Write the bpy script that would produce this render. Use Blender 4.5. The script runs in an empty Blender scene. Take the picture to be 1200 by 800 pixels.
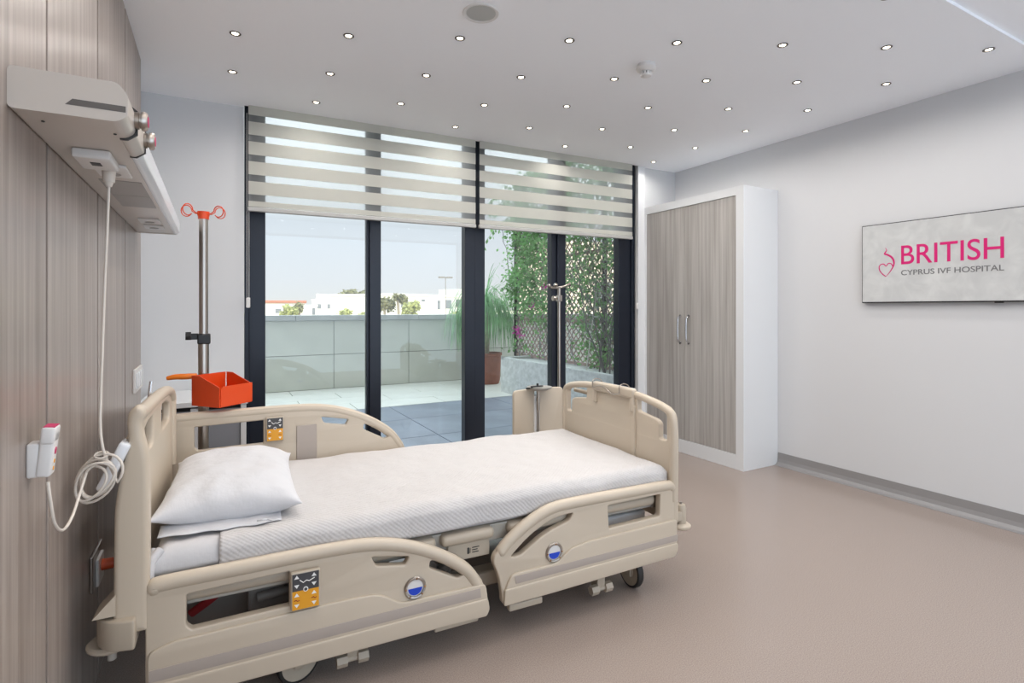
import bpy, bmesh, math, random
from mathutils import Vector, Matrix, noise
sc = bpy.context.scene
col = sc.collection
PI = math.pi
R = math.radians
rnd = random.Random(7)

# ---------------------------------------------------------------- camera
CAMZ = 1.29
cam = bpy.data.objects.new('camera', bpy.data.cameras.new('camera'))
col.objects.link(cam); sc.camera = cam
cam.location = (0, 0, CAMZ); cam.rotation_euler = (R(90), 0, R(-28.9))
cam.data.sensor_width = 36; cam.data.lens = 18.9; cam.data.shift_y = -0.0321
cam.data.clip_start = .05; cam.data.clip_end = 3000

# ---------------------------------------------------------------- world / sun / exposure
SKY_GAIN = 2.2
w = bpy.data.worlds.new('sky'); sc.world = w; w.use_nodes = True
nt = w.node_tree; nt.nodes.clear()
wo = nt.nodes.new('ShaderNodeOutputWorld'); bg = nt.nodes.new('ShaderNodeBackground')
tc = nt.nodes.new('ShaderNodeTexCoord'); sx = nt.nodes.new('ShaderNodeSeparateXYZ')
cr = nt.nodes.new('ShaderNodeValToRGB')
nt.links.new(tc.outputs['Generated'], sx.inputs[0]); nt.links.new(sx.outputs['Z'], cr.inputs[0])
e = cr.color_ramp.elements      # hazy bright sky, brighter with height like an overcast one
e[0].position = 0.0; e[0].color = (.31, .30, .29, 1)
e[1].position = 1.0; e[1].color = (1.1, 1.25, 1.38, 1)
for p, c in ((.05, (.30, .30, .31)), (.15, (.285, .30, .325)), (.20, (.42, .44, .46)), (.35, (.60, .64, .68))):
    q = e.new(p); q.color = (*c, 1)
nt.links.new(cr.outputs[0], bg.inputs[0]); bg.inputs[1].default_value = SKY_GAIN
nt.links.new(bg.outputs[0], wo.inputs[0])

sun = bpy.data.objects.new('sun', bpy.data.lights.new('sun', 'SUN')); col.objects.link(sun)
sun.data.energy = 2.8; sun.data.angle = R(1.5); sun.data.color = (1, .93, .82)
sun.rotation_euler = (R(52), 0, R(-18))          # from behind the building, low over the town

def area(name, loc, sx_, sy_, energy, color, rot=(0, 0, 0)):
    l = bpy.data.lights.new(name, 'AREA'); l.shape = 'RECTANGLE'; l.size = sx_; l.size_y = sy_
    l.energy = energy; l.color = color
    o = bpy.data.objects.new(name, l); col.objects.link(o); o.location = loc; o.rotation_euler = rot
    return o
# fill light added behind the camera to brighten the room; no window there
area('rear_wall_fill', (1.835, -2.48, 1.34), 4.45, 2.6, 62, (.68, .84, 1.0), (R(90), 0, 0))
area('rear_overhead_fill', (1.9, -.95, 2.71), 4.0, 2.7, 54, (.82, .92, 1.0))  # overhead fill, added for brightness, not a fitting of the room
SPOT_W = 2.9
sc.view_settings.view_transform = 'Standard'; sc.view_settings.look = 'None'
sc.view_settings.gamma = 1; sc.view_settings.use_curve_mapping = False
sc.view_settings.exposure = 0.34
sc.cycles.use_denoising = True
sc.cycles.max_bounces = 10; sc.cycles.diffuse_bounces = 6; sc.cycles.transparent_max_bounces = 24
sc.cycles.sample_clamp_indirect = 6; sc.cycles.caustics_reflective = False; sc.cycles.caustics_refractive = False

# ---------------------------------------------------------------- helpers
def lin(c):
    return tuple(((v / 255) / 12.92 if v / 255 <= .04045 else ((v / 255 + .055) / 1.055) ** 2.4) for v in c)

class M:
    """small node-material builder"""
    def __init__(s, name, rgb, rough=.5, metal=0, spec=.5, bump=0, bscale=50, var=0, vscale=5, trans=0, emit=None, estr=0, stretch=None, alpha=1):
        s.m = bpy.data.materials.new(name); s.m.use_nodes = True; s.nt = s.m.node_tree
        s.b = s.nt.nodes['Principled BSDF']; n = s.nt.nodes; L = s.nt.links
        c = lin(rgb); s.c = c
        s.b.inputs['Base Color'].default_value = (*c, 1); s.b.inputs['Roughness'].default_value = rough
        s.b.inputs['Metallic'].default_value = metal; s.b.inputs['Specular IOR Level'].default_value = spec
        s.b.inputs['Alpha'].default_value = alpha
        s.tc = n.new('ShaderNodeTexCoord'); s.mp = n.new('ShaderNodeMapping'); L.new(s.tc.outputs['Object'], s.mp.inputs[0])
        if stretch: s.mp.inputs['Scale'].default_value = stretch
        if var:
            t = n.new('ShaderNodeTexNoise'); t.inputs['Scale'].default_value = vscale; t.inputs['Detail'].default_value = 5
            L.new(s.mp.outputs[0], t.inputs['Vector'])
            r = n.new('ShaderNodeValToRGB'); r.color_ramp.elements[0].position = .3; r.color_ramp.elements[1].position = .7
            r.color_ramp.elements[0].color = (*[v * (1 - var) for v in c], 1); r.color_ramp.elements[1].color = (*[min(1, v * (1 + var)) for v in c], 1)
            L.new(t.outputs[0], r.inputs[0]); L.new(r.outputs[0], s.b.inputs['Base Color'])
        if bump:
            t = n.new('ShaderNodeTexNoise'); t.inputs['Scale'].default_value = bscale; t.inputs['Detail'].default_value = 4
            L.new(s.tc.outputs['Object'], t.inputs['Vector'])
            bp = n.new('ShaderNodeBump'); bp.inputs['Strength'].default_value = bump; bp.inputs['Distance'].default_value = .01
            L.new(t.outputs[0], bp.inputs['Height']); L.new(bp.outputs[0], s.b.inputs['Normal'])
        if emit:
            s.b.inputs['Emission Color'].default_value = (*emit, 1); s.b.inputs['Emission Strength'].default_value = estr

def P_(*a, **k): return M(*a, **k).m

def wood_mat(name, dark, light, gray, rough=.35, across='Y'):
    m = M(name, light, rough); n = m.nt.nodes; L = m.nt.links
    a = [24, 24, .55]
    m.mp.inputs['Scale'].default_value = a
    t = n.new('ShaderNodeTexNoise'); t.inputs['Scale'].default_value = 1.6; t.inputs['Detail'].default_value = 7; t.inputs['Roughness'].default_value = .62
    L.new(m.mp.outputs[0], t.inputs['Vector'])
    mp2 = n.new('ShaderNodeMapping'); mp2.inputs['Scale'].default_value = (5, 5, .25); L.new(m.tc.outputs['Object'], mp2.inputs[0])
    t2 = n.new('ShaderNodeTexNoise'); t2.inputs['Scale'].default_value = 2.2; t2.inputs['Detail'].default_value = 3
    L.new(mp2.outputs[0], t2.inputs['Vector'])
    r = n.new('ShaderNodeValToRGB'); el = r.color_ramp.elements
    el[0].position = .34; el[0].color = (*lin(dark), 1); el[1].position = .68; el[1].color = (*lin(light), 1)
    q = el.new(.5); q.color = (*lin(gray), 1)
    ad = n.new('ShaderNodeMath'); ad.operation = 'MULTIPLY_ADD'; ad.inputs[1].default_value = .35
    L.new(t2.outputs[0], ad.inputs[0]); 
    mu = n.new('ShaderNodeMath'); mu.operation = 'MULTIPLY_ADD'; mu.inputs[1].default_value = .78; mu.inputs[2].default_value = -.06
    L.new(t.outputs[0], mu.inputs[0]); L.new(mu.outputs[0], ad.inputs[2])
    L.new(ad.outputs[0], r.inputs[0]); L.new(r.outputs[0], m.b.inputs['Base Color'])
    bp = n.new('ShaderNodeBump'); bp.inputs['Strength'].default_value = .12; bp.inputs['Distance'].default_value = .003
    L.new(t.outputs[0], bp.inputs['Height']); L.new(bp.outputs[0], m.b.inputs['Normal'])
    return m.m

def link(o, parent=None):
    col.objects.link(o)
    if parent is not None: o.parent = parent
    return o
def props(o, label=None, cat=None, group=None, kind=None):
    if label: o['label'] = label
    if cat: o['category'] = cat
    if group: o['group'] = group
    if kind: o['kind'] = kind
    return o
def empty(name, loc, rz=0, label=None, cat=None, group=None):
    o = bpy.data.objects.new(name, None); col.objects.link(o); o.location = loc; o.rotation_euler = (0, 0, rz)
    o.empty_display_size = .1
    return props(o, label, cat, group)
def obj(name, bm, mats, parent=None, smooth=None, loc=None, rot=None):
    me = bpy.data.meshes.new(name)
    bmesh.ops.recalc_face_normals(bm, faces=bm.faces)
    bm.to_mesh(me); bm.free()
    for m in (mats if isinstance(mats, (list, tuple)) else [mats]): me.materials.append(m)
    o = bpy.data.objects.new(name, me); link(o, parent)
    if loc: o.location = loc
    if rot: o.rotation_euler = rot
    if smooth is not None: shade(me, smooth)
    return o
def shade(me, ang):
    for p in me.polygons: p.use_smooth = True
    bm = bmesh.new(); bm.from_mesh(me)
    for ed in bm.edges:
        if len(ed.link_faces) == 2 and ed.calc_face_angle(0) > R(ang): ed.smooth = False
        elif len(ed.link_faces) != 2: ed.smooth = False
    bm.to_mesh(me); bm.free()
def B(): return bmesh.new()
def box(bm, x0, x1, y0, y1, z0, z1, bev=0, seg=2, mi=0, mtx=None):
    g = bmesh.ops.create_cube(bm, size=1)
    vs = g['verts']
    bmesh.ops.scale(bm, vec=(abs(x1 - x0), abs(y1 - y0), abs(z1 - z0)), verts=vs)
    bmesh.ops.translate(bm, vec=((x0 + x1) / 2, (y0 + y1) / 2, (z0 + z1) / 2), verts=vs)
    fs = set(f for v in vs for f in v.link_faces)
    if bev:
        es = list(set(ed for v in vs for ed in v.link_edges))
        r = bmesh.ops.bevel(bm, geom=es, offset=bev, segments=seg, profile=.5, affect='EDGES')
        fs = set(r['faces']) | set(f for f in fs if f.is_valid)
        vs = list(set(v for f in fs for v in f.verts))
    for f in fs: f.material_index = mi
    if mtx is not None: bmesh.ops.transform(bm, matrix=mtx, verts=vs)
    return vs
def cyl(bm, a, b, r, r2=None, n=16, mi=0, cap=True):
    a = Vector(a); b = Vector(b); d = b - a
    g = bmesh.ops.create_cone(bm, cap_ends=cap, cap_tris=False, segments=n, radius1=r, radius2=r if r2 is None else r2, depth=d.length)
    q = Vector((0, 0, 1)).rotation_difference(d.normalized()).to_matrix().to_4x4()
    bmesh.ops.transform(bm, matrix=Matrix.Translation((a + b) / 2) @ q, verts=g['verts'])
    for f in set(f for v in g['verts'] for f in v.link_faces): f.material_index = mi
    return g['verts']
def lathe(bm, prof, n=24, c=(0, 0, 0), mi=0, mtx=None):
    rings = []
    for r, z in prof:
        if r < 1e-5: rings.append([bm.verts.new((c[0], c[1], c[2] + z))])
        else: rings.append([bm.verts.new((c[0] + r * math.cos(2 * PI * k / n), c[1] + r * math.sin(2 * PI * k / n), c[2] + z)) for k in range(n)])
    for A, C in zip(rings, rings[1:]):
        for k in range(n):
            k2 = (k + 1) % n
            if len(A) == 1 and len(C) == 1: continue
            if len(A) == 1: f = bm.faces.new((A[0], C[k], C[k2]))
            elif len(C) == 1: f = bm.faces.new((A[k], A[k2], C[0]))
            else: f = bm.faces.new((A[k], A[k2], C[k2], C[k]))
            f.material_index = mi
    if mtx is not None: bmesh.ops.transform(bm, matrix=mtx, verts=[v for r_ in rings for v in r_])
def smooth_path(pts, sub=6):
    pts = [Vector(p) for p in pts]; out = []
    for i in range(len(pts) - 1):
        p0 = pts[max(0, i - 1)]; p1 = pts[i]; p2 = pts[i + 1]; p3 = pts[min(len(pts) - 1, i + 2)]
        for k in range(sub):
            t = k / sub; t2 = t * t; t3 = t2 * t
            out.append(.5 * ((2 * p1) + (-p0 + p2) * t + (2 * p0 - 5 * p1 + 4 * p2 - p3) * t2 + (-p0 + 3 * p1 - 3 * p2 + p3) * t3))
    out.append(pts[-1]); return out
def tube(bm, pts, r, n=8, mi=0, squash=None, closed=False, cap=True):
    """sweep a circle (or ellipse: squash=(axis vector, factor)) along pts"""
    pts = [Vector(p) for p in pts]; rings = []; N = len(pts); prev = None
    for i, p in enumerate(pts):
        d = (pts[(i + 1) % N] - pts[i - 1]) if closed else (pts[min(N - 1, i + 1)] - pts[max(0, i - 1)])
        if d.length < 1e-9: d = Vector((0, 0, 1))
        d.normalize()
        if prev is None:
            a = Vector((0, 0, 1)) if abs(d.z) < .9 else Vector((1, 0, 0))
            u = d.cross(a).normalized()
        else:
            u = (prev - d * prev.dot(d)).normalized()
        prev = u; v = d.cross(u)
        rr = r[i] if isinstance(r, (list, tuple)) else r
        ring = []
        for k in range(n):
            o = (u * math.cos(2 * PI * k / n) + v * math.sin(2 * PI * k / n)) * rr
            if squash: ax = Vector(squash[0]); o = o + ax * (o.dot(ax) * (squash[1] - 1))
            ring.append(bm.verts.new(p + o))
        rings.append(ring)
    for i in range(N if closed else N - 1):
        A = rings[i]; C = rings[(i + 1) % N]
        for k in range(n):
            f = bm.faces.new((A[k], A[(k + 1) % n], C[(k + 1) % n], C[k])); f.material_index = mi
    if cap and not closed:
        for rg in (rings[0], rings[-1]):
            try: f = bm.faces.new(rg); f.material_index = mi
            except Exception: pass
def fillet(pts, r, seg=5):
    """round the corners of a closed 2-D polygon; r number or per-point list"""
    out = []; n = len(pts)
    for i in range(n):
        p = Vector(pts[i]); a = Vector(pts[i - 1]); b = Vector(pts[(i + 1) % n])
        ri = r[i] if isinstance(r, (list, tuple)) else r
        da = (a - p); db = (b - p)
        L = min(ri, da.length * .48, db.length * .48)
        if L < 1e-5: out.append(p); continue
        s = p + da.normalized() * L; t = p + db.normalized() * L
        for k in range(seg + 1):
            q = k / seg; out.append((1 - q) ** 2 * s + 2 * q * (1 - q) * p + q * q * t)
    return out
def plate(name, outline, holes, thick, bev, mats, parent, axes, smooth=40, bres=2):
    """extruded outline with holes, centred on thickness. axes: 3x3 columns mapping (a, b, n) -> local"""
    cu = bpy.data.curves.new(name, 'CURVE'); cu.dimensions = '2D'; cu.fill_mode = 'BOTH'
    cu.extrude = max(0, thick / 2 - bev); cu.bevel_depth = bev; cu.offset = -bev; cu.bevel_resolution = bres
    for pl in [outline] + list(holes):
        sp = cu.splines.new('POLY'); sp.points.add(len(pl) - 1)
        for k, p in enumerate(pl): sp.points[k].co = (p[0], p[1], 0, 1)
        sp.use_cyclic_u = True
    t = bpy.data.objects.new(name, cu); col.objects.link(t)
    dg = bpy.context.evaluated_depsgraph_get(); dg.update()
    me = bpy.data.meshes.new_from_object(t.evaluated_get(dg)); me.name = name
    bpy.data.objects.remove(t); bpy.data.curves.remove(cu)
    me.transform(axes); me.materials.clear()
    bm = bmesh.new(); bm.from_mesh(me); bmesh.ops.remove_doubles(bm, verts=bm.verts, dist=1e-5)
    bmesh.ops.recalc_face_normals(bm, faces=bm.faces); bm.to_mesh(me); bm.free()
    for m in (mats if isinstance(mats, (list, tuple)) else [mats]): me.materials.append(m)
    o = bpy.data.objects.new(name, me); link(o, parent)
    shade(me, smooth)
    return o
def text_mesh(name, s, size, mat_, parent, mtx, extrude=.0006, offset=0, width=None, height=None):
    cu = bpy.data.curves.new(name, 'FONT'); cu.body = s; cu.size = size; cu.extrude = extrude; cu.offset = offset
    t = bpy.data.objects.new(name, cu); col.objects.link(t)
    dg = bpy.context.evaluated_depsgraph_get(); dg.update()
    me = bpy.data.meshes.new_from_object(t.evaluated_get(dg)); me.name = name
    bpy.data.objects.remove(t); bpy.data.curves.remove(cu)
    xs = [v.co.x for v in me.vertices]; ys = [v.co.y for v in me.vertices]
    fx = width / (max(xs) - min(xs)) if width else 1; fy = height / (max(ys) - min(ys)) if height else 1
    me.transform(Matrix.Diagonal((fx, fy, 1, 1)) @ Matrix.Translation((-min(xs), -min(ys), 0)))
    me.transform(mtx); me.materials.clear(); me.materials.append(mat_)
    o = bpy.data.objects.new(name, me); link(o, parent); return o
def copy_tree(o, parent=None):
    c = o.copy(); col.objects.link(c)
    if parent is not None: c.parent = parent
    for ch in list(o.children): copy_tree(ch, c)
    return c

# ---------------------------------------------------------------- materials
m_wall = P_('wall_paint', (207, 208, 210), .6)
m_ceil = P_('ceiling_paint', (246, 248, 252), .75)
m_white = P_('white_lacquer', (222, 224, 226), .22)
m_white2 = P_('white_plastic', (220, 218, 216), .35)
m_unit = P_('unit_enamel', (196, 187, 178), .28)
m_unit_gloss = P_('unit_gloss', (225, 228, 232), .15)
m_alu = P_('black_aluminium', (30, 35, 46), .35, metal=.2, spec=.4)
m_black = P_('black_plastic', (22, 22, 24), .4)
m_dark = P_('dark_gasket', (50, 47, 46), .5)
m_beige = P_('beige_plastic', (193, 180, 162), .38, bump=.01, bscale=300)
m_beige2 = P_('beige_plastic_dark', (178, 166, 149), .42)
m_stripe = P_('taupe_stripe', (170, 159, 150), .45)
m_frame = P_('frame_steel', (176, 170, 160), .4)
m_mech = P_('grey_mechanism', (128, 122, 116), .45)
m_chrome = P_('chrome', (215, 215, 218), .12, metal=1)
m_steel = P_('brushed_steel', (176, 168, 160), .28, metal=1)
m_rubber = P_('black_rubber', (40, 38, 37), .6)
m_orange = P_('orange_enamel', (214, 70, 22), .35)
m_orange2 = P_('orange_handle', (228, 120, 30), .4)
m_red = P_('red_strap', (140, 22, 28), .5)
m_amber = P_('amber_keypad', (226, 158, 38), .4)
m_keydark = P_('dark_keypad', (66, 66, 68), .4)
m_key = P_('key_print', (235, 235, 232), .5)
m_blue = P_('blue_fluid', (24, 66, 190), .25)
m_brown = P_('bronze_ring', (150, 110, 70), .35, metal=.5)
m_grey = P_('grey_panel', (140, 143, 150), .35)
m_greyvent = P_('grey_insert', (158, 154, 150), .4)
m_skirt = P_('grey_vinyl_cove', (140, 138, 138), .45)
m_cable = P_('cable_plastic', (214, 206, 196), .4)
m_pink = P_('pink_label', (196, 40, 96), .45)
m_glow = P_('lamp_lens', (255, 240, 220), .5, emit=(1, .88, .70), estr=12)
m_screen = M('screen_picture', (198, 198, 198), .12)
m_magenta = P_('magenta_print', (196, 14, 104), .4, emit=lin((206, 20, 110)), estr=.08)
m_gtext = P_('grey_print', (112, 112, 114), .4)
m_bar = P_('blind_bar', (172, 171, 168), .4)
m_slot = P_('slot_grey', (96, 90, 86), .5)
m_cream = P_('cream_band', (206, 201, 184), .8)
# screen: softly clouded light picture
n = m_screen.nt.nodes; L = m_screen.nt.links
t = n.new('ShaderNodeTexNoise'); t.inputs['Scale'].default_value = 9; t.inputs['Detail'].default_value = 8; t.inputs['Distortion'].default_value = .7
L.new(m_screen.tc.outputs['Object'], t.inputs['Vector'])
r = n.new('ShaderNodeValToRGB'); r.color_ramp.elements[0].position = .4; r.color_ramp.elements[1].position = .72
r.color_ramp.elements[0].color = (*lin((172, 173, 173)), 1); r.color_ramp.elements[1].color = (*lin((186, 187, 186)), 1)
L.new(t.outputs[0], r.inputs[0]); L.new(r.outputs[0], m_screen.b.inputs['Base Color']); L.new(r.outputs[0], m_screen.b.inputs['Emission Color'])
m_screen.b.inputs['Emission Strength'].default_value = .22; m_screen = m_screen.m

m_wood = wood_mat('greige_wood_laminate', (128, 115, 106), (174, 164, 156), (152, 140, 132), .3)
m_wood2 = wood_mat('grey_wood_laminate', (152, 147, 142), (190, 187, 183), (172, 168, 164), .34)

# floor: speckled tan sheet vinyl
fm = M('tan_vinyl', (184, 164, 150), .3); n = fm.nt.nodes; L = fm.nt.links
t = n.new('ShaderNodeTexNoise'); t.inputs['Scale'].default_value = 260; t.inputs['Detail'].default_value = 2; L.new(fm.tc.outputs['Object'], t.inputs['Vector'])
r = n.new('ShaderNodeValToRGB'); r.color_ramp.elements[0].position = .25; r.color_ramp.elements[1].position = .7
r.color_ramp.elements[0].color = (*lin((132, 119, 111)), 1); r.color_ramp.elements[1].color = (*lin((162, 149, 141)), 1)
L.new(t.outputs[0], r.inputs[0])
L.new(r.outputs[0], fm.b.inputs['Base Color']); fm.b.inputs['Roughness'].default_value = .22
m_floor = fm.m

# thin window glass: transmits, reflects by fresnel
def glass_mat(name, tint, refl=1.0):
    m = bpy.data.materials.new(name); m.use_nodes = True; nt = m.node_tree; nt.nodes.clear()
    o = nt.nodes.new('ShaderNodeOutputMaterial'); mix = nt.nodes.new('ShaderNodeMixShader'); tr = nt.nodes.new('ShaderNodeBsdfTransparent')
    gl = nt.nodes.new('ShaderNodeBsdfGlossy'); fr = nt.nodes.new('ShaderNodeFresnel'); fr.inputs[0].default_value = 1.45
    tr.inputs[0].default_value = (*tint, 1); gl.inputs['Roughness'].default_value = .01
    nt.links.new(fr.outputs[0], mix.inputs[0]); nt.links.new(tr.outputs[0], mix.inputs[1]); nt.links.new(gl.outputs[0], mix.inputs[2]); nt.links.new(mix.outputs[0], o.inputs[0])
    return m
m_glass = glass_mat('window_glass', (.95, .98, .98))
def cloth_trans(name, rgb, open_, transl):
    m = bpy.data.materials.new(name); m.use_nodes = True; nt = m.node_tree; nt.nodes.clear()
    o = nt.nodes.new('ShaderNodeOutputMaterial'); d = nt.nodes.new('ShaderNodeBsdfDiffuse'); t = nt.nodes.new('ShaderNodeBsdfTranslucent'); tr = nt.nodes.new('ShaderNodeBsdfTransparent')
    c = lin(rgb); d.inputs[0].default_value = (*c, 1); t.inputs[0].default_value = (*c, 1)
    m1 = nt.nodes.new('ShaderNodeMixShader'); m1.inputs[0].default_value = transl; m2 = nt.nodes.new('ShaderNodeMixShader'); m2.inputs[0].default_value = open_
    nt.links.new(d.outputs[0], m1.inputs[1]); nt.links.new(t.outputs[0], m1.inputs[2]); nt.links.new(m1.outputs[0], m2.inputs[1]); nt.links.new(tr.outputs[0], m2.inputs[2]); nt.links.new(m2.outputs[0], o.inputs[0])
    return m
m_band = cloth_trans('blind_opaque_band', (222, 221, 214), .03, .45)
m_sheer = cloth_trans('blind_sheer_mesh', (248, 249, 250), .72, .8)

# bed linen
def linen(name, rgb, scale, strength, diag=False, rough=.85, wr=.35):
    m = M(name, rgb, rough, spec=.2); n = m.nt.nodes; L = m.nt.links
    m.b.inputs['Sheen Weight'].default_value = .15
    dn = n.new('ShaderNodeTexNoise'); dn.inputs['Scale'].default_value = 7; L.new(m.tc.outputs['Object'], dn.inputs['Vector'])
    ws = []
    for dv in (((1, 1, 1), (1, -1, -1)) if diag else ((1, 0, 0), (0, 1, 1))):
        dt = n.new('ShaderNodeVectorMath'); dt.operation = 'DOT_PRODUCT'; dt.inputs[1].default_value = dv; L.new(m.tc.outputs['Object'], dt.inputs[0])
        ma = n.new('ShaderNodeMath'); ma.operation = 'MULTIPLY_ADD'; ma.inputs[1].default_value = .05 if diag else .012; L.new(dn.outputs[0], ma.inputs[0]); L.new(dt.outputs['Value'], ma.inputs[2])
        mb = n.new('ShaderNodeMath'); mb.operation = 'MULTIPLY'; mb.inputs[1].default_value = scale * 10; L.new(ma.outputs[0], mb.inputs[0])
        mc = n.new('ShaderNodeMath'); mc.operation = 'SINE'; L.new(mb.outputs[0], mc.inputs[0]); ws.append(mc)
    ad = n.new('ShaderNodeMath'); ad.operation = 'ADD'; L.new(ws[0].outputs[0], ad.inputs[0]); L.new(ws[1].outputs[0], ad.inputs[1])
    no = n.new('ShaderNodeTexNoise'); no.inputs['Scale'].default_value = 9; no.inputs['Detail'].default_value = 5; L.new(m.tc.outputs['Object'], no.inputs['Vector'])
    b1 = n.new('ShaderNodeBump'); b1.inputs['Strength'].default_value = strength; b1.inputs['Distance'].default_value = .003; L.new(ad.outputs[0], b1.inputs['Height'])
    b2 = n.new('ShaderNodeBump'); b2.inputs['Strength'].default_value = wr; b2.inputs['Distance'].default_value = .02; L.new(no.outputs[0], b2.inputs['Height']); L.new(b1.outputs[0], b2.inputs['Normal'])
    L.new(b2.outputs[0], m.b.inputs['Normal'])
    return m.m
m_cover = linen('waffle_coverlet_cloth', (196, 193, 192), 36, .22, True, wr=.6)
m_sheet = linen('white_sheet_cloth', (196, 195, 197), 180, .05, wr=.35)
m_pillow = linen('pillow_cloth', (203, 203, 206), 180, .05, wr=.45)

# ---------------------------------------------------------------- room shell
def struct(name, bm, m, parent=None, **k):
    o = obj(name, bm, m, parent, **k)
    if parent is None: o['kind'] = 'structure'
    return o
X0, X1, HC = -.42, 4.09, 2.67
bm = B(); box(bm, X0 - .2, X1 + .2, -2.7, 4.30, -.2, 0); struct('floor', bm, m_floor)
WA = R(-1.9); WY = 4.116                      # window wall frame: slightly out of square with the side walls
def wpt(x, v): return (x * math.cos(WA) - v * math.sin(WA), WY + x * math.sin(WA) + v * math.cos(WA))
bm = B(); pl = [(X0 - .2, 1.17), (X1 + .2, 1.17), wpt(X1 + .2, .1), wpt(3.60, .1), wpt(3.60, -.03), wpt(.173, -.03), wpt(.173, .1), wpt(X0 - .2, .1)]
lo = [bm.verts.new((a, b, HC)) for a, b in pl]; hi = [bm.verts.new((a, b, HC + .3)) for a, b in pl]
bm.faces.new(lo); bm.faces.new(hi[::-1])
for k in range(8): bm.faces.new((lo[k], hi[k], hi[(k + 1) % 8], lo[(k + 1) % 8]))
box(bm, X0 - .2, X1 + .2, -2.7, 1.17, HC + .015, HC + .3); struct('ceiling', bm, m_ceil)
bm = B(); box(bm, X0 - .2, X0, -2.7, 4.30, 0, HC + .1); struct('wall_left', bm, m_wall)
bm = B(); box(bm, X1, X1 + .2, -2.7, 4.30, 0, HC + .1); struct('wall_right', bm, m_wall)
bm = B(); box(bm, X0 - .2, X1 + .2, -2.7, -2.5, 0, HC + .1); struct('wall_back', bm, m_wall)
# window wall frame: slightly out of square with the side walls
def on_win(o): o.location = (0, WY, 0); o.rotation_euler = (0, 0, WA); return o
bm = B()
box(bm, X0 - .2, .173, 0, .22, 0, HC + .1); box(bm, 3.60, X1 + .25, 0, .22, 0, HC + .1); box(bm, .173, 3.60, -.028, .22, 2.80, HC + .26)
on_win(struct('wall_front', bm, m_wall))
bm = B(); box(bm, 3.585, 3.668, -.035, .0, 0, HC, .003); on_win(struct('trim_1', bm, m_white))
# unseen building mass, added to keep the sun off the terrace
bm = B(); box(bm, -6, 10, -8, 4.30, HC + .31, 12); box(bm, -6, X0 - .21, -8, 4.30, -.2, HC + .31); box(bm, X1 + .21, 10, -8, 4.0, -.2, HC + .31)
m_facade = P_('facade_render', (205, 203, 198), .8)
struct('wall_sunblock', bm, m_facade)
# coved skirting
def cove(name, x_wall, side, y0, y1, h=.1):
    bm = B(); prof = [(0, h), (-.006, h), (-.008, .05), (-.014, .025), (-.03, .008), (-.055, .0015), (-.055, 0), (0, 0)]
    rings = [[bm.verts.new((x_wall + side * a, y, z)) for a, z in prof] for y in (y0, y1)]
    for k in range(len(prof)):
        k2 = (k + 1) % len(prof); bm.faces.new((rings[0][k], rings[0][k2], rings[1][k2], rings[1][k]))
    struct(name, bm, m_skirt)
cove('baseboard_right', X1 - .001, 1, -2.5, 2.835)

# laminated wall cladding: every board a part, joints recessed
bm = B(); box(bm, X0, -.372, -1.6, 3.595, 0, HC - .005)
cladding = struct('wall_cladding', bm, m_dark)
me = None; YP = [-1.55 + .65 * k for k in range(8)] + [3.6]
for k in range(len(YP) - 1):
    bm = B(); g = .009; box(bm, -.3725, -.36, YP[k] + g, YP[k + 1] - g, 0.001, HC - .006, .0012, 1)
    o = obj('panel', bm, m_wood, cladding)

# ---------------------------------------------------------------- window wall: four glazed leaves
win = struct('window_1', (lambda b: (box(b, .175, 3.59, .05, .13, 0, .05, .004), box(b, .175, 3.59, .05, .13, 2.72, 2.80, .004), b)[2])(B()), m_alu)
on_win(win)
def mull(x0, x1, y0=.03, y1=.13, z0=0.0, z1=2.78, n_='mullion'):
    bm = B(); box(bm, x0, x1, y0, y1, z0, z1, .003); return obj(n_, bm, m_alu, win)
mull(.175, .204); mull(.204, .308, .045, .12, 0.0, 2.78)
mull(1.012, 1.032, .06, .12); mull(1.032, 1.119, .04, .13)
mull(1.815, 1.905, .04, .12); mull(1.905, 2.0, .05, .13)
mull(2.661, 2.710, .05, .13); mull(2.710, 2.797, .03, .12)
mull(3.407, 3.552, .04, .12); mull(3.552, 3.588, .02, .13)
for (a, b_) in ((.308, 1.012), (1.119, 1.815), (2.0, 2.661), (2.797, 3.407)):
    bm = B(); box(bm, a - .006, b_ + .006, .083, .089, .045, 2.73); obj('pane', bm, m_glass, win)
# threshold strip inside
bm = B(); box(bm, .175, 3.585, 0, .05, 0, .012, .003); on_win(struct('trim_2', bm, m_steel))

# zebra roller blinds
def blind(x0, x1, label):
    e = empty('roller_blind', (0, WY, 0), WA, label, 'blind', 'striped roller blinds over the glass doors')
    bm = B(); box(bm, x0, x1, -.075, -.035, 2.675, 2.715, .006); obj('head_rail', bm, m_cream, e)
    bm = B(); box(bm, x0 + .004, x1 - .004, -.0515, -.0495, 1.975, 2.69); obj('sheer_fabric', bm, m_sheer, e)
    top = 2.6075
    for k in range(6):
        z1 = (2.69 if k == 0 else top - .135 * (k - 1) - .046); z0 = top - .135 * k
        if k == 5: z0 = 1.985
        if k == 5: z1 = top - .135 * 4 - .046
        bm = B(); box(bm, x0 + .004, x1 - .004, -.0545, -.0525, z0, z1); obj('opaque_band', bm, m_band, e)
    bm = B(); box(bm, x0, x1, -.062, -.034, 1.951, 1.982, .006); obj('bottom_rail', bm, m_bar, e)
    return e
b1 = blind(.195, 1.874, 'cream striped roller blind over the two left glass doors, half lowered')
b2 = blind(1.902, 3.50, 'cream striped roller blind over the two right glass doors beside the wardrobe')
bm = B(); tube(bm, [(.190, -.04, 2.62), (.190, -.04, 1.30)], .0015, 5); tube(bm, [(.203, -.04, 2.62), (.203, -.04, 1.30)], .0015, 5)
obj('pull_cord', bm, m_white2, b1)
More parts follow.
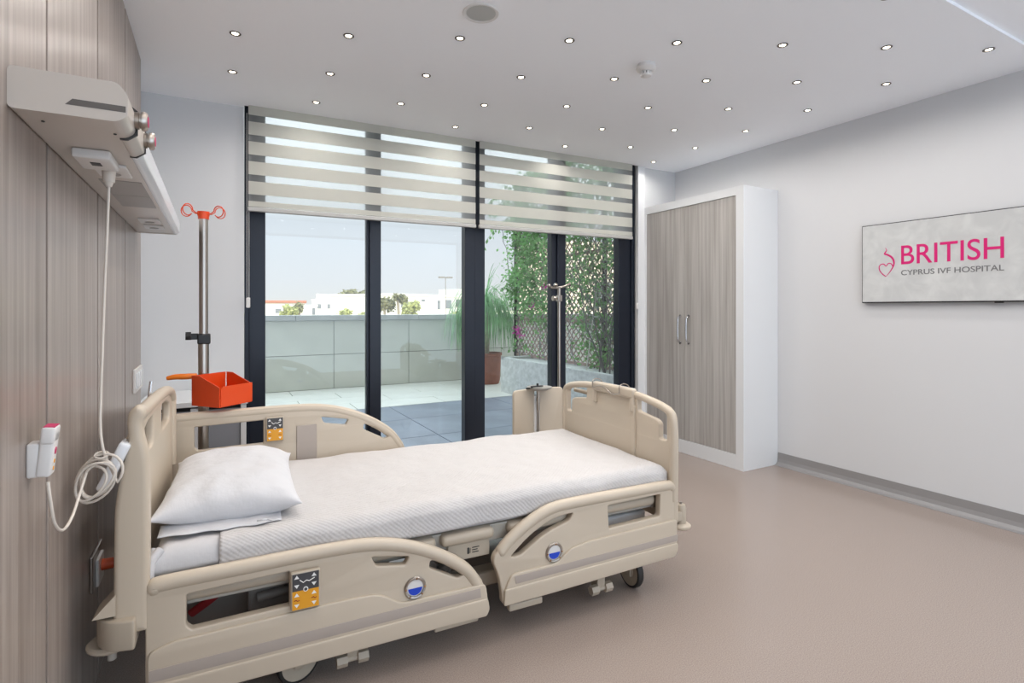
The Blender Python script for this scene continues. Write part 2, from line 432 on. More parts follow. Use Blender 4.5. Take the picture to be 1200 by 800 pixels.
bm = B(); box(bm, .185, .210, -.052, -.026, 1.295, 1.365, .006); obj('cord_weight', bm, m_white2, b1)
bm = B(); tube(bm, [(3.56, -.045, 2.62), (3.56, -.045, 1.3)], .0012, 5); obj('pull_cord', bm, m_white2, b2)
bm = B(); box(bm, 3.551, 3.571, -.055, -.035, 1.285, 1.345, .005); obj('cord_weight', bm, m_white2, b2)

# ---------------------------------------------------------------- downlights on a staggered grid
first = None; nlight = 0
row_words = {}
def make_downlight():
    e = empty('downlight', (0, 0, 0), 0)
    bm = B(); lathe(bm, [(.024, 0), (.027, -.002), (.026, -.004), (.019, -.005), (.0155, -.002), (.0155, .0)], 20); obj('trim_ring', bm, m_slot, e, smooth=40)
    bm = B(); lathe(bm, [(0, -.0025), (.0145, -.0025), (.0152, -.001)], 16); obj('lens', bm, m_glow, e)
    return e
sp = bpy.data.lights.new('downlight_beam', 'SPOT'); sp.energy = SPOT_W; sp.color = (1, .95, .90); sp.spot_size = R(170); sp.spot_blend = .85; sp.shadow_soft_size = .02
for i in range(8):
    for j in range(-8, 7):
        x = .088 + .5025 * i; y = 3.029 - .25 * i + .5 * j
        if y > 3.9 or (y < 1.22 and (i + j) % 2) or y < -2.3: continue
        if first is None: first = make_downlight(); o = first
        else: o = copy_tree(first)
        o.location = (x, y, HC if y > 1.17 else HC + .015)
        if j < 0: lb = 'small recessed ceiling downlight on the camera side, above the top of the photo'
        else:
            RW = ['row nearest the camera', 'second row from the camera', 'third row from the camera', 'fourth row from the camera', 'fifth row from the camera', 'row nearest the wardrobe corner'][min(j, 5)]
            od = ['first', 'second', 'third', 'fourth', 'fifth', 'sixth', 'seventh', 'eighth'][i - (0, 0, 1, 3, 5, 7)[min(j, 5)]]
            lb = 'lit ceiling downlight, %s from left in the %s' % (od, RW)
        props(o, lb, 'downlight', 'recessed downlights in the staggered ceiling grid')
        l = bpy.data.objects.new('downlight_beam', sp); col.objects.link(l); l.location = (0, 0, -.012); l.parent = o
# speaker and smoke detector
e = empty('ceiling_speaker', (1.085, 2.265, HC), 0, 'round grey ceiling loudspeaker grille set in a white ring near the top of the photo', 'speaker')
bm = B(); lathe(bm, [(.083, 0), (.085, -.003), (.081, -.008), (.070, -.006), (.068, -.002), (.068, 0)], 40); obj('ring', bm, m_white2, e, smooth=40)
bm = B(); lathe(bm, [(0, -.006), (.05, -.0055), (.069, -.0035)], 40); obj('grille', bm, P_('grille_mesh', (186, 187, 184), .6, bump=.4, bscale=700), e)
e = empty('smoke_detector', (2.136, 2.299, HC), 0, 'white round smoke detector hanging from the ceiling among the downlights', 'smoke detector')
bm = B(); lathe(bm, [(0, 0), (.05, 0), (.05, -.014), (.0, -.014)], 32); obj('base', bm, m_white2, e, smooth=40)
bm = B(); lathe(bm, [(.0, -.015), (.054, -.015), (.056, -.022), (.05, -.032), (.034, -.04), (0, -.04)], 32); obj('housing', bm, m_white2, e, smooth=40)
bm = B()
for k in range(10):
    a = 2 * PI * k / 10; box(bm, .025, .031, -.006, .006, -.056, -.040, mtx=Matrix.Rotation(a, 4, 'Z'))
lathe(bm, [(.022, -.04), (.022, -.056)], 20, mi=1)
obj('vent_cage', bm, [m_white2, m_black], e)
bm = B(); lathe(bm, [(.0, -.056), (.032, -.056), (.03, -.064), (.018, -.069), (0, -.07)], 28); obj('cap', bm, m_white2, e, smooth=40)
bm = B(); lathe(bm, [(0, -.0375), (.003, -.039), (.0, -.042)], 8, (-.042, -.01, 0)); obj('indicator', bm, m_white2, e)

# ---------------------------------------------------------------- wardrobe
e = empty('wardrobe', (3.66, 3.40, 0), 0, 'tall white wardrobe with two grey wood-grain doors against the right wall', 'wardrobe')
ya, yb = 2.838 - 3.40, 3.985 - 3.40; D = X1 - 3.66 - .003
bm = B()
box(bm, 0.0198, D, ya, ya + .022, 0, 2.27); box(bm, 0.0198, D, yb - .022, yb, 0, 2.27); box(bm, .02, D, ya + .02, yb - .02, 2.2, 2.268)
box(bm, .03, D, ya + .02, yb - .02, .05, .075); box(bm, D - .01, D, ya + .02, yb - .02, .06, 2.2)
obj('carcass', bm, m_white, e)
bm = B(); box(bm, 0, .02, ya, ya + .073, 0, 2.27, .0006); box(bm, 0, .02, yb - .05, yb, 0, 2.27, .0015); box(bm, 0, .02, ya + .073, yb - .05, 2.2, 2.27, .0015); box(bm, 0, .02, ya + .073, yb - .05, 0, .118, .0015)
obj('front_frame', bm, m_white, e)
ym = 3.455 - 3.40
for (a, b_, hy) in ((ya + .075, ym - .0015, ym - .052), (ym + .0015, yb - .052, ym + .045)):
    bm = B(); box(bm, .004, .024, a, b_, .121, 2.197, .001); d = obj('door', bm, m_wood2, e)
    bm = B(); tube(bm, smooth_path([(.004, hy, .985), (-.022, hy, .995), (-.031, hy, 1.03), (-.033, hy, 1.105), (-.031, hy, 1.18), (-.022, hy, 1.215), (.004, hy, 1.225)], 5), .0062, 10)
    cyl(bm, (.004, hy, .985), (-.004, hy, .985), .011, n=14); cyl(bm, (.004, hy, 1.225), (-.004, hy, 1.225), .011, n=14)
    h = obj('handle', bm, m_chrome, d, smooth=50)

# ---------------------------------------------------------------- wall screen
e = empty('television', (X1 - .001, 1.672, 1.604), 0, 'flat wall screen with thin black frame showing a pink hospital logo on light grey', 'television')
W2, H2 = .487, .2745
bm = B(); box(bm, -.037, -.003, -W2, W2, -H2, H2, .004); box(bm, -.025, .0, -.2, .2, -.15, .15); obj('housing', bm, m_black, e)
bm = B(); box(bm, -.0385, -.036, -W2 + .006, W2 - .006, -H2 + .008, H2 - .006); obj('screen', bm, m_screen, e)
def tv(y, z, dx=-.0392): return Matrix(((0, 0, -1, dx), (-1, 0, 0, y - 1.672), (0, 1, 0, z - 1.604), (0, 0, 0, 1)))
text_mesh('logo_lettering', 'BRITISH', .13, m_magenta, e, tv(1.906, 1.586), width=.541, height=.129, offset=.0006)
text_mesh('subtitle_lettering', 'CYPRUS IVF HOSPITAL', .035, m_gtext, e, tv(1.906, 1.514), width=.541, height=.035, offset=.0003)
def cx(pts, r):  # logo curves in (y, z) plane
    bm = B(); tube(bm, smooth_path([(-.0392, y - 1.672, z - 1.604) for y, z in pts], 6), r, 6, squash=((1, 0, 0), .2)); return bm
bm = B()
sw = smooth_path([(-.0392, y - 1.672, z - 1.604) for y, z in [(2.004, 1.709), (1.995, 1.693), (2.002, 1.680), (2.008, 1.668), (1.990, 1.660), (1.968, 1.645), (1.953, 1.622), (1.950, 1.592), (1.962, 1.562), (1.985, 1.528), (2.0, 1.511)]], 6)
tube(bm, sw, [.0016 + .0055 * math.sin(PI * min(1, k / len(sw) * 1.05)) ** 1.3 for k in range(len(sw))], 6, squash=((1, 0, 0), .2))
ht = smooth_path([(-.0392, y - 1.672, z - 1.604) for y, z in [(1.958, 1.578), (1.966, 1.596), (1.984, 1.600), (1.999, 1.584), (2.014, 1.598), (2.032, 1.596), (2.043, 1.578), (2.037, 1.550), (2.018, 1.526), (2.0, 1.512)]], 6)
tube(bm, ht, .0032, 6, squash=((1, 0, 0), .2)); obj('logo_emblem', bm, m_magenta, e)
bm = B(); box(bm, -.034, -.018, -.30, -.26, -H2 - .006, -H2 + .002, .001); obj('sensor', bm, m_black, e)
# ---------------------------------------------------------------- hospital bed (local: x along the bed from head, y towards the windows, z up)
BO = (-.18, 1.898, 0); BR = R(-2.5)
bed = empty('hospital_bed', BO, BR, 'beige adjustable hospital bed on castors with folding side rails, standing in the room', 'bed')
AX_L = Matrix(((1, 0, 0, 0), (0, 0, 1, 0), (0, 1, 0, 0), (0, 0, 0, 1)))      # outline (a,b) -> x,z ; normal -> y
AX_C = Matrix(((0, 0, 1, 0), (1, 0, 0, 0), (0, 1, 0, 0), (0, 0, 0, 1)))      # outline (a,b) -> y,z ; normal -> x

HEAD_OUT = [(0, .123), (0, .455), (.03, .487), (.25, .492), (.52, .494), (.68, .483), (.81, .447), (.935, .388), (1.035, .313), (1.088, .228), (1.105, .14), (1.09, .115), (.89, .120), (.45, .122)]
HEAD_R = [.02, .04, .05, .2, .2, .2, .2, .2, .2, .2, .04, .03, .01, .01]
HEAD_W = [([(.103, .428), (.392, .434), (.392, .322), (.118, .318), (.103, .333)], [.008, .004, .004, .004, .012]),
          ([(.655, .427), (.79, .402), (.776, .374), (.671, .392)], [.01] * 4),
          ([(.868, .372), (.961, .336), (1.001, .292), (.976, .282), (.864, .343)], [.01] * 5)]
FOOT_OUT = [(1.16, .133), (1.157, .19), (1.14, .264), (1.114, .322), (1.17, .380), (1.276, .454), (1.386, .492), (1.55, .498), (2.02, .495), (2.05, .465), (2.05, .178), (2.03, .150), (1.385, .137), (1.3, .133)]
FOOT_R = [.02, .04, .1, .03, .15, .15, .15, .2, .04, .04, .03, .03, .02, .02]
FOOT_W = [([(1.662, .442), (1.953, .446), (1.950, .347), (1.668, .342)], [.006, .006, .012, .006]),
          ([(1.193, .317), (1.276, .384), (1.386, .436), (1.485, .441), (1.468, .411), (1.354, .383), (1.235, .312)], [.012, .08, .08, .008, .03, .06, .03])]
HEAD_TOP = [(.022, .462), (.045, .470), (.25, .472), (.52, .474), (.67, .464), (.80, .429), (.915, .373), (1.005, .308), (1.058, .235)]
FOOT_TOP = [(1.16, .345), (1.20, .382), (1.285, .434), (1.39, .472), (1.55, .478), (1.80, .477), (2.0, .475), (2.028, .466)]

def arrow(bm, x, z, s, up, y, mi):
    d = 1 if up else -1
    vs = [(x - s, y, z - d * s * .7), (x + s, y, z - d * s * .7), (x, y, z + d * s * .8)]
    a = [bm.verts.new(v) for v in vs]; b = [bm.verts.new((v[0], v[1] + .001, v[2])) for v in vs]
    fs = [bm.faces.new(a), bm.faces.new(b[::-1])] + [bm.faces.new((a[k], b[k], b[(k + 1) % 3], a[(k + 1) % 3])) for k in range(3)]
    for f in fs: f.material_index = mi

def keypad(parent, x0, x1, z0, z1, yb, side):
    """side -1: facing -y (outer near side); keypad body with printed key symbols"""
    bm = B(); yf = yb + side * .018
    zm = z0 + (z1 - z0) * .52
    box(bm, x0, x1, min(yb, yf), max(yb, yf), z0, z1, .006, 3, 0)
    e1 = yf + side * .0008
    box(bm, x0 + .005, x1 - .005, min(yf, e1), max(yf, e1), zm, z1 - .005, 0, 1, 1)
    box(bm, x0 + .005, x1 - .005, min(yf, e1), max(yf, e1), z0 + .005, zm, 0, 1, 2)
    w_ = x1 - x0; h = z1 - z0; ya = e1 + side * .0006
    for fx in (.2, .78):
        for fz, up in ((.88, True), (.64, False), (.42, True), (.14, False)):
            arrow(bm, x0 + w_ * fx, z0 + h * fz, w_ * .085, up, ya, 3)
    tube(bm, [(x0 + w_ * a, ya, z0 + h * b) for a, b in ((.3, .80), (.42, .72), (.52, .77), (.62, .74), (.8, .80))], .0016, 5, 3)
    for fx in (.2, .78): tube(bm, [(x0 + w_ * (fx + a), ya, z0 + h * (.28 + b)) for a, b in ((-.09, 0), (-.02, .02), (.03, -.02), (.09, 0))], .0013, 5, 4)
    cyl(bm, (x0 + w_ * .5, yf, z0 + h * .545), (x0 + w_ * .5, yf + side * .003, z0 + h * .545), w_ * .085, n=16, mi=3)
    cyl(bm, (x0 + w_ * .5, yf, z0 + h * .545), (x0 + w_ * .5, yf + side * .004, z0 + h * .545), w_ * .055, n=16, mi=1)
    o = obj('control_panel', bm, [m_beige2, m_keydark, m_amber, m_key, m_red], parent); o['label'] = 'dark grey and amber keypad with white arrows'
    return o

def badge(parent, x, z, side, yb):
    bm = B(); mt = Matrix.Translation((x, yb, z)) @ Matrix.Rotation(R(90) * (1 if side < 0 else -1), 4, 'X')
    lathe(bm, [(.0395, 0), (.040, .004), (.036, .008), (.031, .007), (.029, .003)], 32, mtx=mt, mi=0)
    lathe(bm, [(0, .0035), (.03, .0035)], 32, mtx=mt, mi=1)
    # lower blue half and tick marks
    pts = [(x + .026 * math.cos(t), z + .026 * math.sin(t)) for t in [PI + PI * k / 12 for k in range(13)]]
    y1 = yb + side * .0048; vs = [bm.verts.new((a, y1, b)) for a, b in pts]; f = bm.faces.new(vs); f.material_index = 2
    for a in (.0, PI / 2.2, PI, PI * 1.3, PI * 1.75):
        c_, s_ = math.cos(a), math.sin(a); tube(bm, [(x + .031 * c_, yb + side * .0075, z + .031 * s_), (x + .037 * c_, yb + side * .0075, z + .037 * s_)], .003, 5, 3)
    o = obj('level_badge', bm, [m_steel, m_white2, m_blue, m_brown], parent, smooth=40); o['label'] = 'round badge, upper half white and lower half blue'
    return o

def side_rail(kind, y, side, dz, badge_x=None, panel=None, lab=None):
    """y: outer face; side -1 when the outer face looks towards -y"""
    out, rr, win_, top = (HEAD_OUT, HEAD_R, HEAD_W, HEAD_TOP) if kind == 'head' else (FOOT_OUT, FOOT_R, FOOT_W, FOOT_TOP)
    T = .034; yc = y - side * T / 2
    root = plate('side_rail', fillet(out, rr, 6), [fillet(h, r_, 4) for h, r_ in win_], T, .006, m_beige, bed, Matrix.Translation((0, yc, dz)) @ AX_L, 35, 3)
    if lab: root['label'] = lab
    # hand grip along the top
    bm = B(); tube(bm, smooth_path([(a, y - side * .014, b + dz) for a, b in top], 6), .0235, 14, squash=((0, 1, 0), .95))
    for a, b in (top[0], top[-1]): lathe(bm, [(0, -.0235), (.0235 * .7, -.0235 * .7), (.0235, 0), (.0235 * .7, .0235 * .7), (0, .0235)], 12, (a, y - side * .014, b + dz))
    obj('hand_grip', bm, m_beige, root, smooth=60)
    xs = (.012, .985, .82) if kind == 'head' else (1.215, 2.046, 0)
    f1 = lambda d: (min(y, y + side * d), max(y, y + side * d))
    # lower moulding above the stripe, with a tapered start/end
    if kind == 'head':
        ol = [(.006, .24), (.006, .285), (.06, .292), (.74, .302), (.775, .29), (.80, .248), (1.06, .242), (1.063, .19), (.008, .19)]
        ol = [(.006, .13), (.006, .280), (.07, .300), (.55, .304), (.66, .300), (.70, .286), (.76, .246), (1.085, .242), (1.098, .145), (1.085, .121), (.89, .125)]
    else:
        ol = [(1.163, .140), (1.168, .20), (1.195, .252), (1.40, .255), (1.47, .300), (1.55, .312), (2.046, .320), (2.046, .182), (2.028, .156), (1.385, .142)]
    plate('lower_moulding', fillet(ol, .02, 4), [], .014, .005, m_beige, root, Matrix.Translation((0, y + side * .003, dz)) @ AX_L, 35)
    if kind == 'head': ol = [(.004, .127), (.004, .186), (1.092, .186), (1.1, .145), (1.088, .119), (.89, .123)]
    else: ol = [(1.16, .137), (1.165, .200), (2.048, .212), (2.048, .180), (2.029, .153), (1.385, .139)]
    plate('bottom_flange', fillet(ol, .01, 3), [], .014, .004, m_beige, root, Matrix.Translation((0, y + side * .007, dz)) @ AX_L, 35)
    ol = [(.010, .196), (.012, .231), (1.061, .231), (1.064, .196)] if kind == 'head' else [(1.212, .2135), (1.207, .243), (2.047, .251), (2.047, .2225)]
    plate('stripe', ol, [], .002, .0003, m_stripe, root, Matrix.Translation((0, y + side * .0108, dz)) @ AX_L, 35)
    # folding hinge foot under the rail
    a, b = (.885, 1.06) if kind == 'head' else (1.19, 1.34)
    bm = B(); box(bm, a, b, *sorted((y - side * .03, y - side * .002)), .10 + dz, .128 + dz, .006); obj('hinge_cover', bm, m_beige2, root)
    if badge_x: badge(root, badge_x[0], badge_x[1] + dz, side, y + side * (.0 if kind == 'head' else .0))
    if panel:
        keypad(root, *panel)
    return root
r1 = side_rail('head', 0.0, -1, 0, (.81, .287), (.394, .485, .310, .435, -.002, -1), 'lowered beige side rail at the head end, nearest the camera')
r2 = side_rail('foot', 0.0, -1, 0, (1.391, .297), None, 'lowered beige side rail at the foot end, nearest the camera')
YF = 1.0
r3 = side_rail('head', YF, 1, .318, (.81, .287), (.402, .482, .648, .766, YF - .034, -1), 'raised beige side rail on the window side')
bm = B(); box(bm, .54, .635, YF - .040, YF - .033, .53, .712, .003, 3); o = obj('release_plate', bm, m_stripe, r3); r3.location.x = -.05
side_rail('foot', YF, 1, -.04, (1.391, .297), None, 'lowered side rail at the foot end on the window side')

# rail support arms and long side beams
bm = B(); box(bm, .03, 2.0, .07, .10, .365, .43, .004); obj('side_beam', bm, m_frame, bed)
bm = B(); box(bm, .03, 2.0, .88, .91, .365, .43, .004); obj('side_beam', bm, m_frame, bed)
bm = B(); box(bm, .03, .07, .07, .91, .36, .42, .004); obj('cross_beam', bm, m_frame, bed)
bm = B(); box(bm, 1.96, 2.0, .07, .91, .36, .42, .004); obj('cross_beam', bm, m_frame, bed)
for a, b in ((.05, .56), (.60, .905), (.925, 1.145), (1.205, 1.96)):
    bm = B(); box(bm, a, b, .035, .935, .385, .432, .02, 4); obj('mattress_support', bm, m_beige2, bed, smooth=40)
# white moulded tray sides seen in the foot rail opening and label box under the support
bm = B(); box(bm, .955, 1.13, .058, .30, .318, .388, .004); obj('actuator_box', bm, m_beige2, bed)
bm = B(); box(bm, 1.035, 1.042, .0565, .0585, .338, .362, mi=0)
for k, (a, b) in enumerate(((1.055, 1.085), (1.055, 1.078), (1.055, 1.082))): box(bm, a, b, .0568, .0585, .358 - k * .009, .361 - k * .009)
for k in range(3): box(bm, 1.044 + .002 * k, 1.0445 + .002 * k, .0568, .0585, .34, .36)
o = obj('type_plate', bm, m_black, bed); o['kind'] = 'stuff'
bm = B(); box(bm, 1.60, 1.98, .13, .5, .27, .33, .012); obj('storage_tray', bm, m_white2, bed)
bm = B(); box(bm, 1.56, 1.60, .12, .52, .25, .35, .01); box(bm, 1.60, 1.98, .11, .125, .365, .385, .003); obj('tray_runner', bm, m_mech, bed)
# red strap and mechanism behind the head rail opening
bm = B(); tube(bm, smooth_path([(.10, .20, .27), (.16, .18, .315), (.22, .17, .365), (.26, .17, .39)], 4), .014, 8, squash=((0, 1, 0), .5)); o = obj('release_strap', bm, m_red, bed, smooth=60); o['label'] = 'dark red quick release strap'
bm = B(); box(bm, .27, .45, .16, .45, .25, .38, .01); box(bm, .40, .62, .14, .40, .29, .35, .008); box(bm, .46, .5, .12, .16, .2, .37, .004); obj('lift_motor', bm, m_mech, bed)
bm = B(); tube(bm, [(.30, .15, .30), (.75, .15, .33)], .016, 8); tube(bm, [(.9, .2, .18), (1.2, .2, .37)], .02, 8); tube(bm, [(.9, .75, .18), (1.2, .75, .37)], .02, 8); tube(bm, [(1.0, .2, .22), (1.0, .75, .22)], .02, 8)
obj('lift_linkage', bm, m_mech, bed, smooth=60)
for a in (.42, 1.55):
    for yy in (.2, .74):
        bm = B(); q = Matrix.Translation((a + .1, yy, .26)) @ Matrix.Rotation(R(-35), 4, 'Y'); box(bm, -.17, .17, -.02, .02, -.025, .025, .005, mtx=q); obj('lift_arm', bm, m_mech, bed)
# base chassis
bm = B(); box(bm, .33, 1.88, .16, .24, .135, .195, .012); box(bm, .33, 1.88, .70, .78, .135, .195, .012); box(bm, .33, .43, .14, .80, .13, .20, .015); box(bm, 1.78, 1.88, .14, .80, .13, .20, .015)
obj('chassis', bm, m_beige2, bed)
bm = B(); box(bm, .06, .33, .25, .70, .17, .30, .02); obj('mattress_motor_cover', bm, m_mech, bed)

def castor(x, y, rz, lab=None):
    ce = bpy.data.objects.new('castor', None); link(ce, bed); ce.location = (x, y, 0); ce.rotation_euler = (0, 0, rz); ce.empty_display_size = .05
    bm = B(); r_ = .076
    mt = Matrix.Translation((.03, 0, r_)) @ Matrix.Rotation(R(90), 4, 'X')
    lathe(bm, [(r_ - .012, -.016), (r_ - .003, -.014), (r_, -.006), (r_, .006), (r_ - .003, .014), (r_ - .012, .016)], 36, mtx=mt); obj('tyre', bm, m_rubber, ce, smooth=40)
    bm = B(); lathe(bm, [(0, -.019), (.02, -.019), (.03, -.012), (r_ - .012, -.0158), (r_ - .012, .0158), (.03, .012), (.02, .019), (0, .019)], 36, mtx=mt); obj('wheel_disc', bm, m_beige2, ce, smooth=40)
    bm = B(); box(bm, -.035, .05, -.027, .027, .135, .165, .012, 3); box(bm, .005, .055, -.027, -.020, .06, .15, .003); box(bm, .005, .055, .020, .027, .06, .15, .003); cyl(bm, (-.005, 0, .12), (-.005, 0, .20), .018)
    obj('fork', bm, m_beige2, ce)
    return ce
castor(1.87, .075, R(90)); castor(.40, .10, R(20)); castor(1.86, .86, R(140)); castor(.40, .86, R(200))
# brake pedals: stem with hexagonal foot pad
for x in (.60, 1.66):
    bm = B(); box(bm, x - .020, x + .020, .045, .10, .055, .14, .005)
    for s in (-.036, .036):
        cyl(bm, (x + s - .018, .05, .065), (x + s + .018, .05, .065), .021, n=6)
    cyl(bm, (x - .045, .05, .065), (x + .045, .05, .065), .010, n=10)
    cyl(bm, (x, .10, .1), (x, .22, .15), .012, n=10)
    obj('brake_pedal', bm, m_beige2, bed)

# ---- footboard
FB = [(0, .29), (-.005, .70), (.005, .795), (.035, .825), (.12, .848), (.27, .868), (.48, .874), (.69, .868), (.84, .850), (.925, .828), (.955, .795), (.965, .70), (.96, .29)]
FR = [.02, .1, .04, .05, .1, .1, .1, .1, .1, .05, .04, .1, .02]
hl = [(.045, .670), (.045, .790), (.07, .808), (.255, .842), (.255, .775), (.12, .757), (.097, .742), (.097, .670)]
hr = [(.96 - a, b) for a, b in hl][::-1]
fbo = plate('footboard', fillet(FB, FR, 6), [fillet(hl, .012, 4), fillet(hr, .012, 4)], .032, .007, m_beige, bed, Matrix.Translation((2.046, 0, 0)) @ AX_C, 35, 3)
bm = B(); tube(bm, smooth_path([(2.04, .012, .40), (2.04, .008, .70), (2.04, .016, .785), (2.04, .045, .812), (2.04, .12, .832), (2.04, .27, .852), (2.04, .48, .858), (2.04, .69, .852), (2.04, .84, .834), (2.04, .915, .814), (2.04, .944, .785), (2.04, .952, .70), (2.04, .948, .40)], 6), .0185, 12); obj('rim', bm, m_beige, fbo, smooth=60)
bm = B(); box(bm, 2.018, 2.034, .265, .285, .42, .80, .005); obj('rib', bm, m_beige, fbo)
bm = B(); box(bm, 2.012, 2.044, .27, .30, .765, .862, .010, 3); box(bm, 2.012, 2.044, .595, .62, .765, .862, .010, 3); box(bm, 2.008, 2.046, .27, .62, .832, .884, .014, 4); obj('raised_grip', bm, m_beige, fbo, smooth=40)
bm = B()
for y in (.36, .60):
    tube(bm, smooth_path([(2.0, y, .85), (2.0, y, .885), (2.02, y, .898), (2.05, y, .893), (2.068, y, .87), (2.075, y, .82)], 4), .0026, 6)
tube(bm, smooth_path([(2.0, .36, .85), (2.0, .42, .838), (2.0, .48, .862), (2.0, .54, .868), (2.0, .60, .85)], 4), .0024, 6)
obj('wire_hook', bm, m_steel, fbo, smooth=60)
bm = B(); box(bm, 2.075, 2.10, .62, .92, .778, .802, .012, 3); obj('accessory_rail', bm, m_beige2, fbo)
bm = B(); box(bm, 2.075, 2.086, .33, .63, .60, .875, .004); o = obj('chart_board', bm, m_grey, fbo)

# ---- headboard: thick side tubes curling back into loop handles
hb = plate('headboard', fillet([(.03, .33), (.03, .86), (.05, .905), (.20, .942), (.35, .952), (.48, .955), (.61, .952), (.76, .942), (.91, .905), (.93, .86), (.93, .33)], [.02, .05, .04, .08, .1, .1, .1, .08, .04, .05, .02], 6),
           [fillet(h_, [.03, .03, .03, .03, .03], 5) for h_ in ([(.12, .815), (.12, .885), (.25, .912), (.38, .915), (.38, .815)], [(.58, .815), (.58, .915), (.71, .912), (.84, .885), (.84, .815)])], .03, .009, m_beige, bed, Matrix.Translation((-.042, 0, 0)) @ AX_C, 35, 3)
side_prof = [(-.078, .345), (-.075, .70), (-.068, .765), (-.048, .865), (-.040, .915), (-.046, .955), (-.040, .99), (-.022, 1.008), (-.004, 1.0), (.002, .98), (-.008, .955), (-.006, .92), (.007, .86), (.010, .72), (.009, .345)]
for yy in (.025,):
    plate('side_column', fillet(side_prof, [.012, .08, .06, .06, .03, .03, .02, .015, .015, .012, .03, .05, .06, .08, .012], 5), [], .058, .016, m_beige, hb, Matrix.Translation((0, yy, 0)) @ AX_L, 35, 4)
bm = B(); tube(bm, smooth_path([(-.024, .03, .975), (-.030, .12, .965), (-.038, .25, .955), (-.040, .48, .952), (-.038, .71, .948), (-.034, .84, .935), (-.032, .905, .905), (-.034, .925, .85), (-.034, .928, .6)], 8), .0215, 14); obj('top_rim', bm, m_beige, hb, smooth=60)
q = Matrix.Translation((-.074, .012, .838)) @ Matrix.Rotation(R(24), 4, 'Y')
bm = B(); box(bm, -.015, .015, -.03, .035, -.072, .072, .009, 3, mtx=q); obj('push_handle', bm, m_unit_gloss, hb, smooth=40)
bm = B()
vs = [(-.07, -.005, .41), (-.125, -.005, .41), (-.07, -.005, .47), (-.07, .10, .41), (-.125, .09, .41), (-.07, .09, .47)]
v = [bm.verts.new(p) for p in vs]
for fc in ((0, 1, 2), (3, 5, 4), (0, 3, 4, 1), (1, 4, 5, 2), (0, 2, 5, 3)): bm.faces.new([v[k] for k in fc])
obj('gusset', bm, m_beige, hb)

# ---- corner bumpers
def bumper_head(y, s):
    ol = [(-.02, y - s * .02), (-.085, y - s * .005), (-.125, y + s * .05), (-.13, y + s * .17), (-.02, y + s * .13)]
    bp = plate('corner_bumper', fillet(ol, [.01, .05, .05, .02, .01], 5), [fillet([(-.075 + .03 * math.cos(t), y + s * .075 + .03 * math.sin(t)) for t in [2 * PI * k / 20 for k in range(20)]], 0)], .085, .006, m_beige2, bed, Matrix.Translation((0, 0, .357)), 35)
    bm = B(); lathe(bm, [(0, -.010), (.056, -.010), (.063, -.003), (.063, .003), (.056, .009), (0, .009)], 32, (-.095, y + s * .105, .292)); obj('roller_disc', bm, m_beige, bp, smooth=40)
    bm = B(); lathe(bm, [(.03, .0), (.034, .003), (.037, 0)], 24, (-.075, y + s * .075, .3995)); lathe(bm, [(0, -.03), (.029, -.03)], 20, (-.075, y + s * .075, .3995)); obj('socket_ring', bm, m_stripe, bp)
    bm = B(); cyl(bm, (-.095, y + s * .105, .24), (-.095, y + s * .105, .33), .012); obj('spindle', bm, m_frame, bp)
bumper_head(-.015, 1); bumper_head(.975, -1)
def bumper_foot(y):
    bm = B(); lathe(bm, [(0, 0), (.024, 0), (.025, .07), (.020, .085), (0, .088)], 24, (2.118, y, .275)); box(bm, 2.05, 2.118, y - .022, y + .022, .29, .335, .006); bp = obj('corner_bumper', bm, m_beige2, bed, smooth=40)
    bm = B(); lathe(bm, [(0, -.014), (.038, -.014), (.046, -.006), (.046, .002), (.036, .010), (0, .012)], 28, (2.118, y, .263)); obj('roller_disc', bm, m_beige, bp, smooth=40)
    bm = B(); cyl(bm, (2.118, y, .362), (2.118, y, .372), .006, n=10); obj('pin', bm, m_mech, bp)
bumper_foot(.045); bumper_foot(.915)
# lifting pole socket at the far head corner
bm = B(); cyl(bm, (-.06, .50, .93), (-.05, .50, 1.02), .006, n=10); obj('hook_pin', bm, m_chrome, hb)

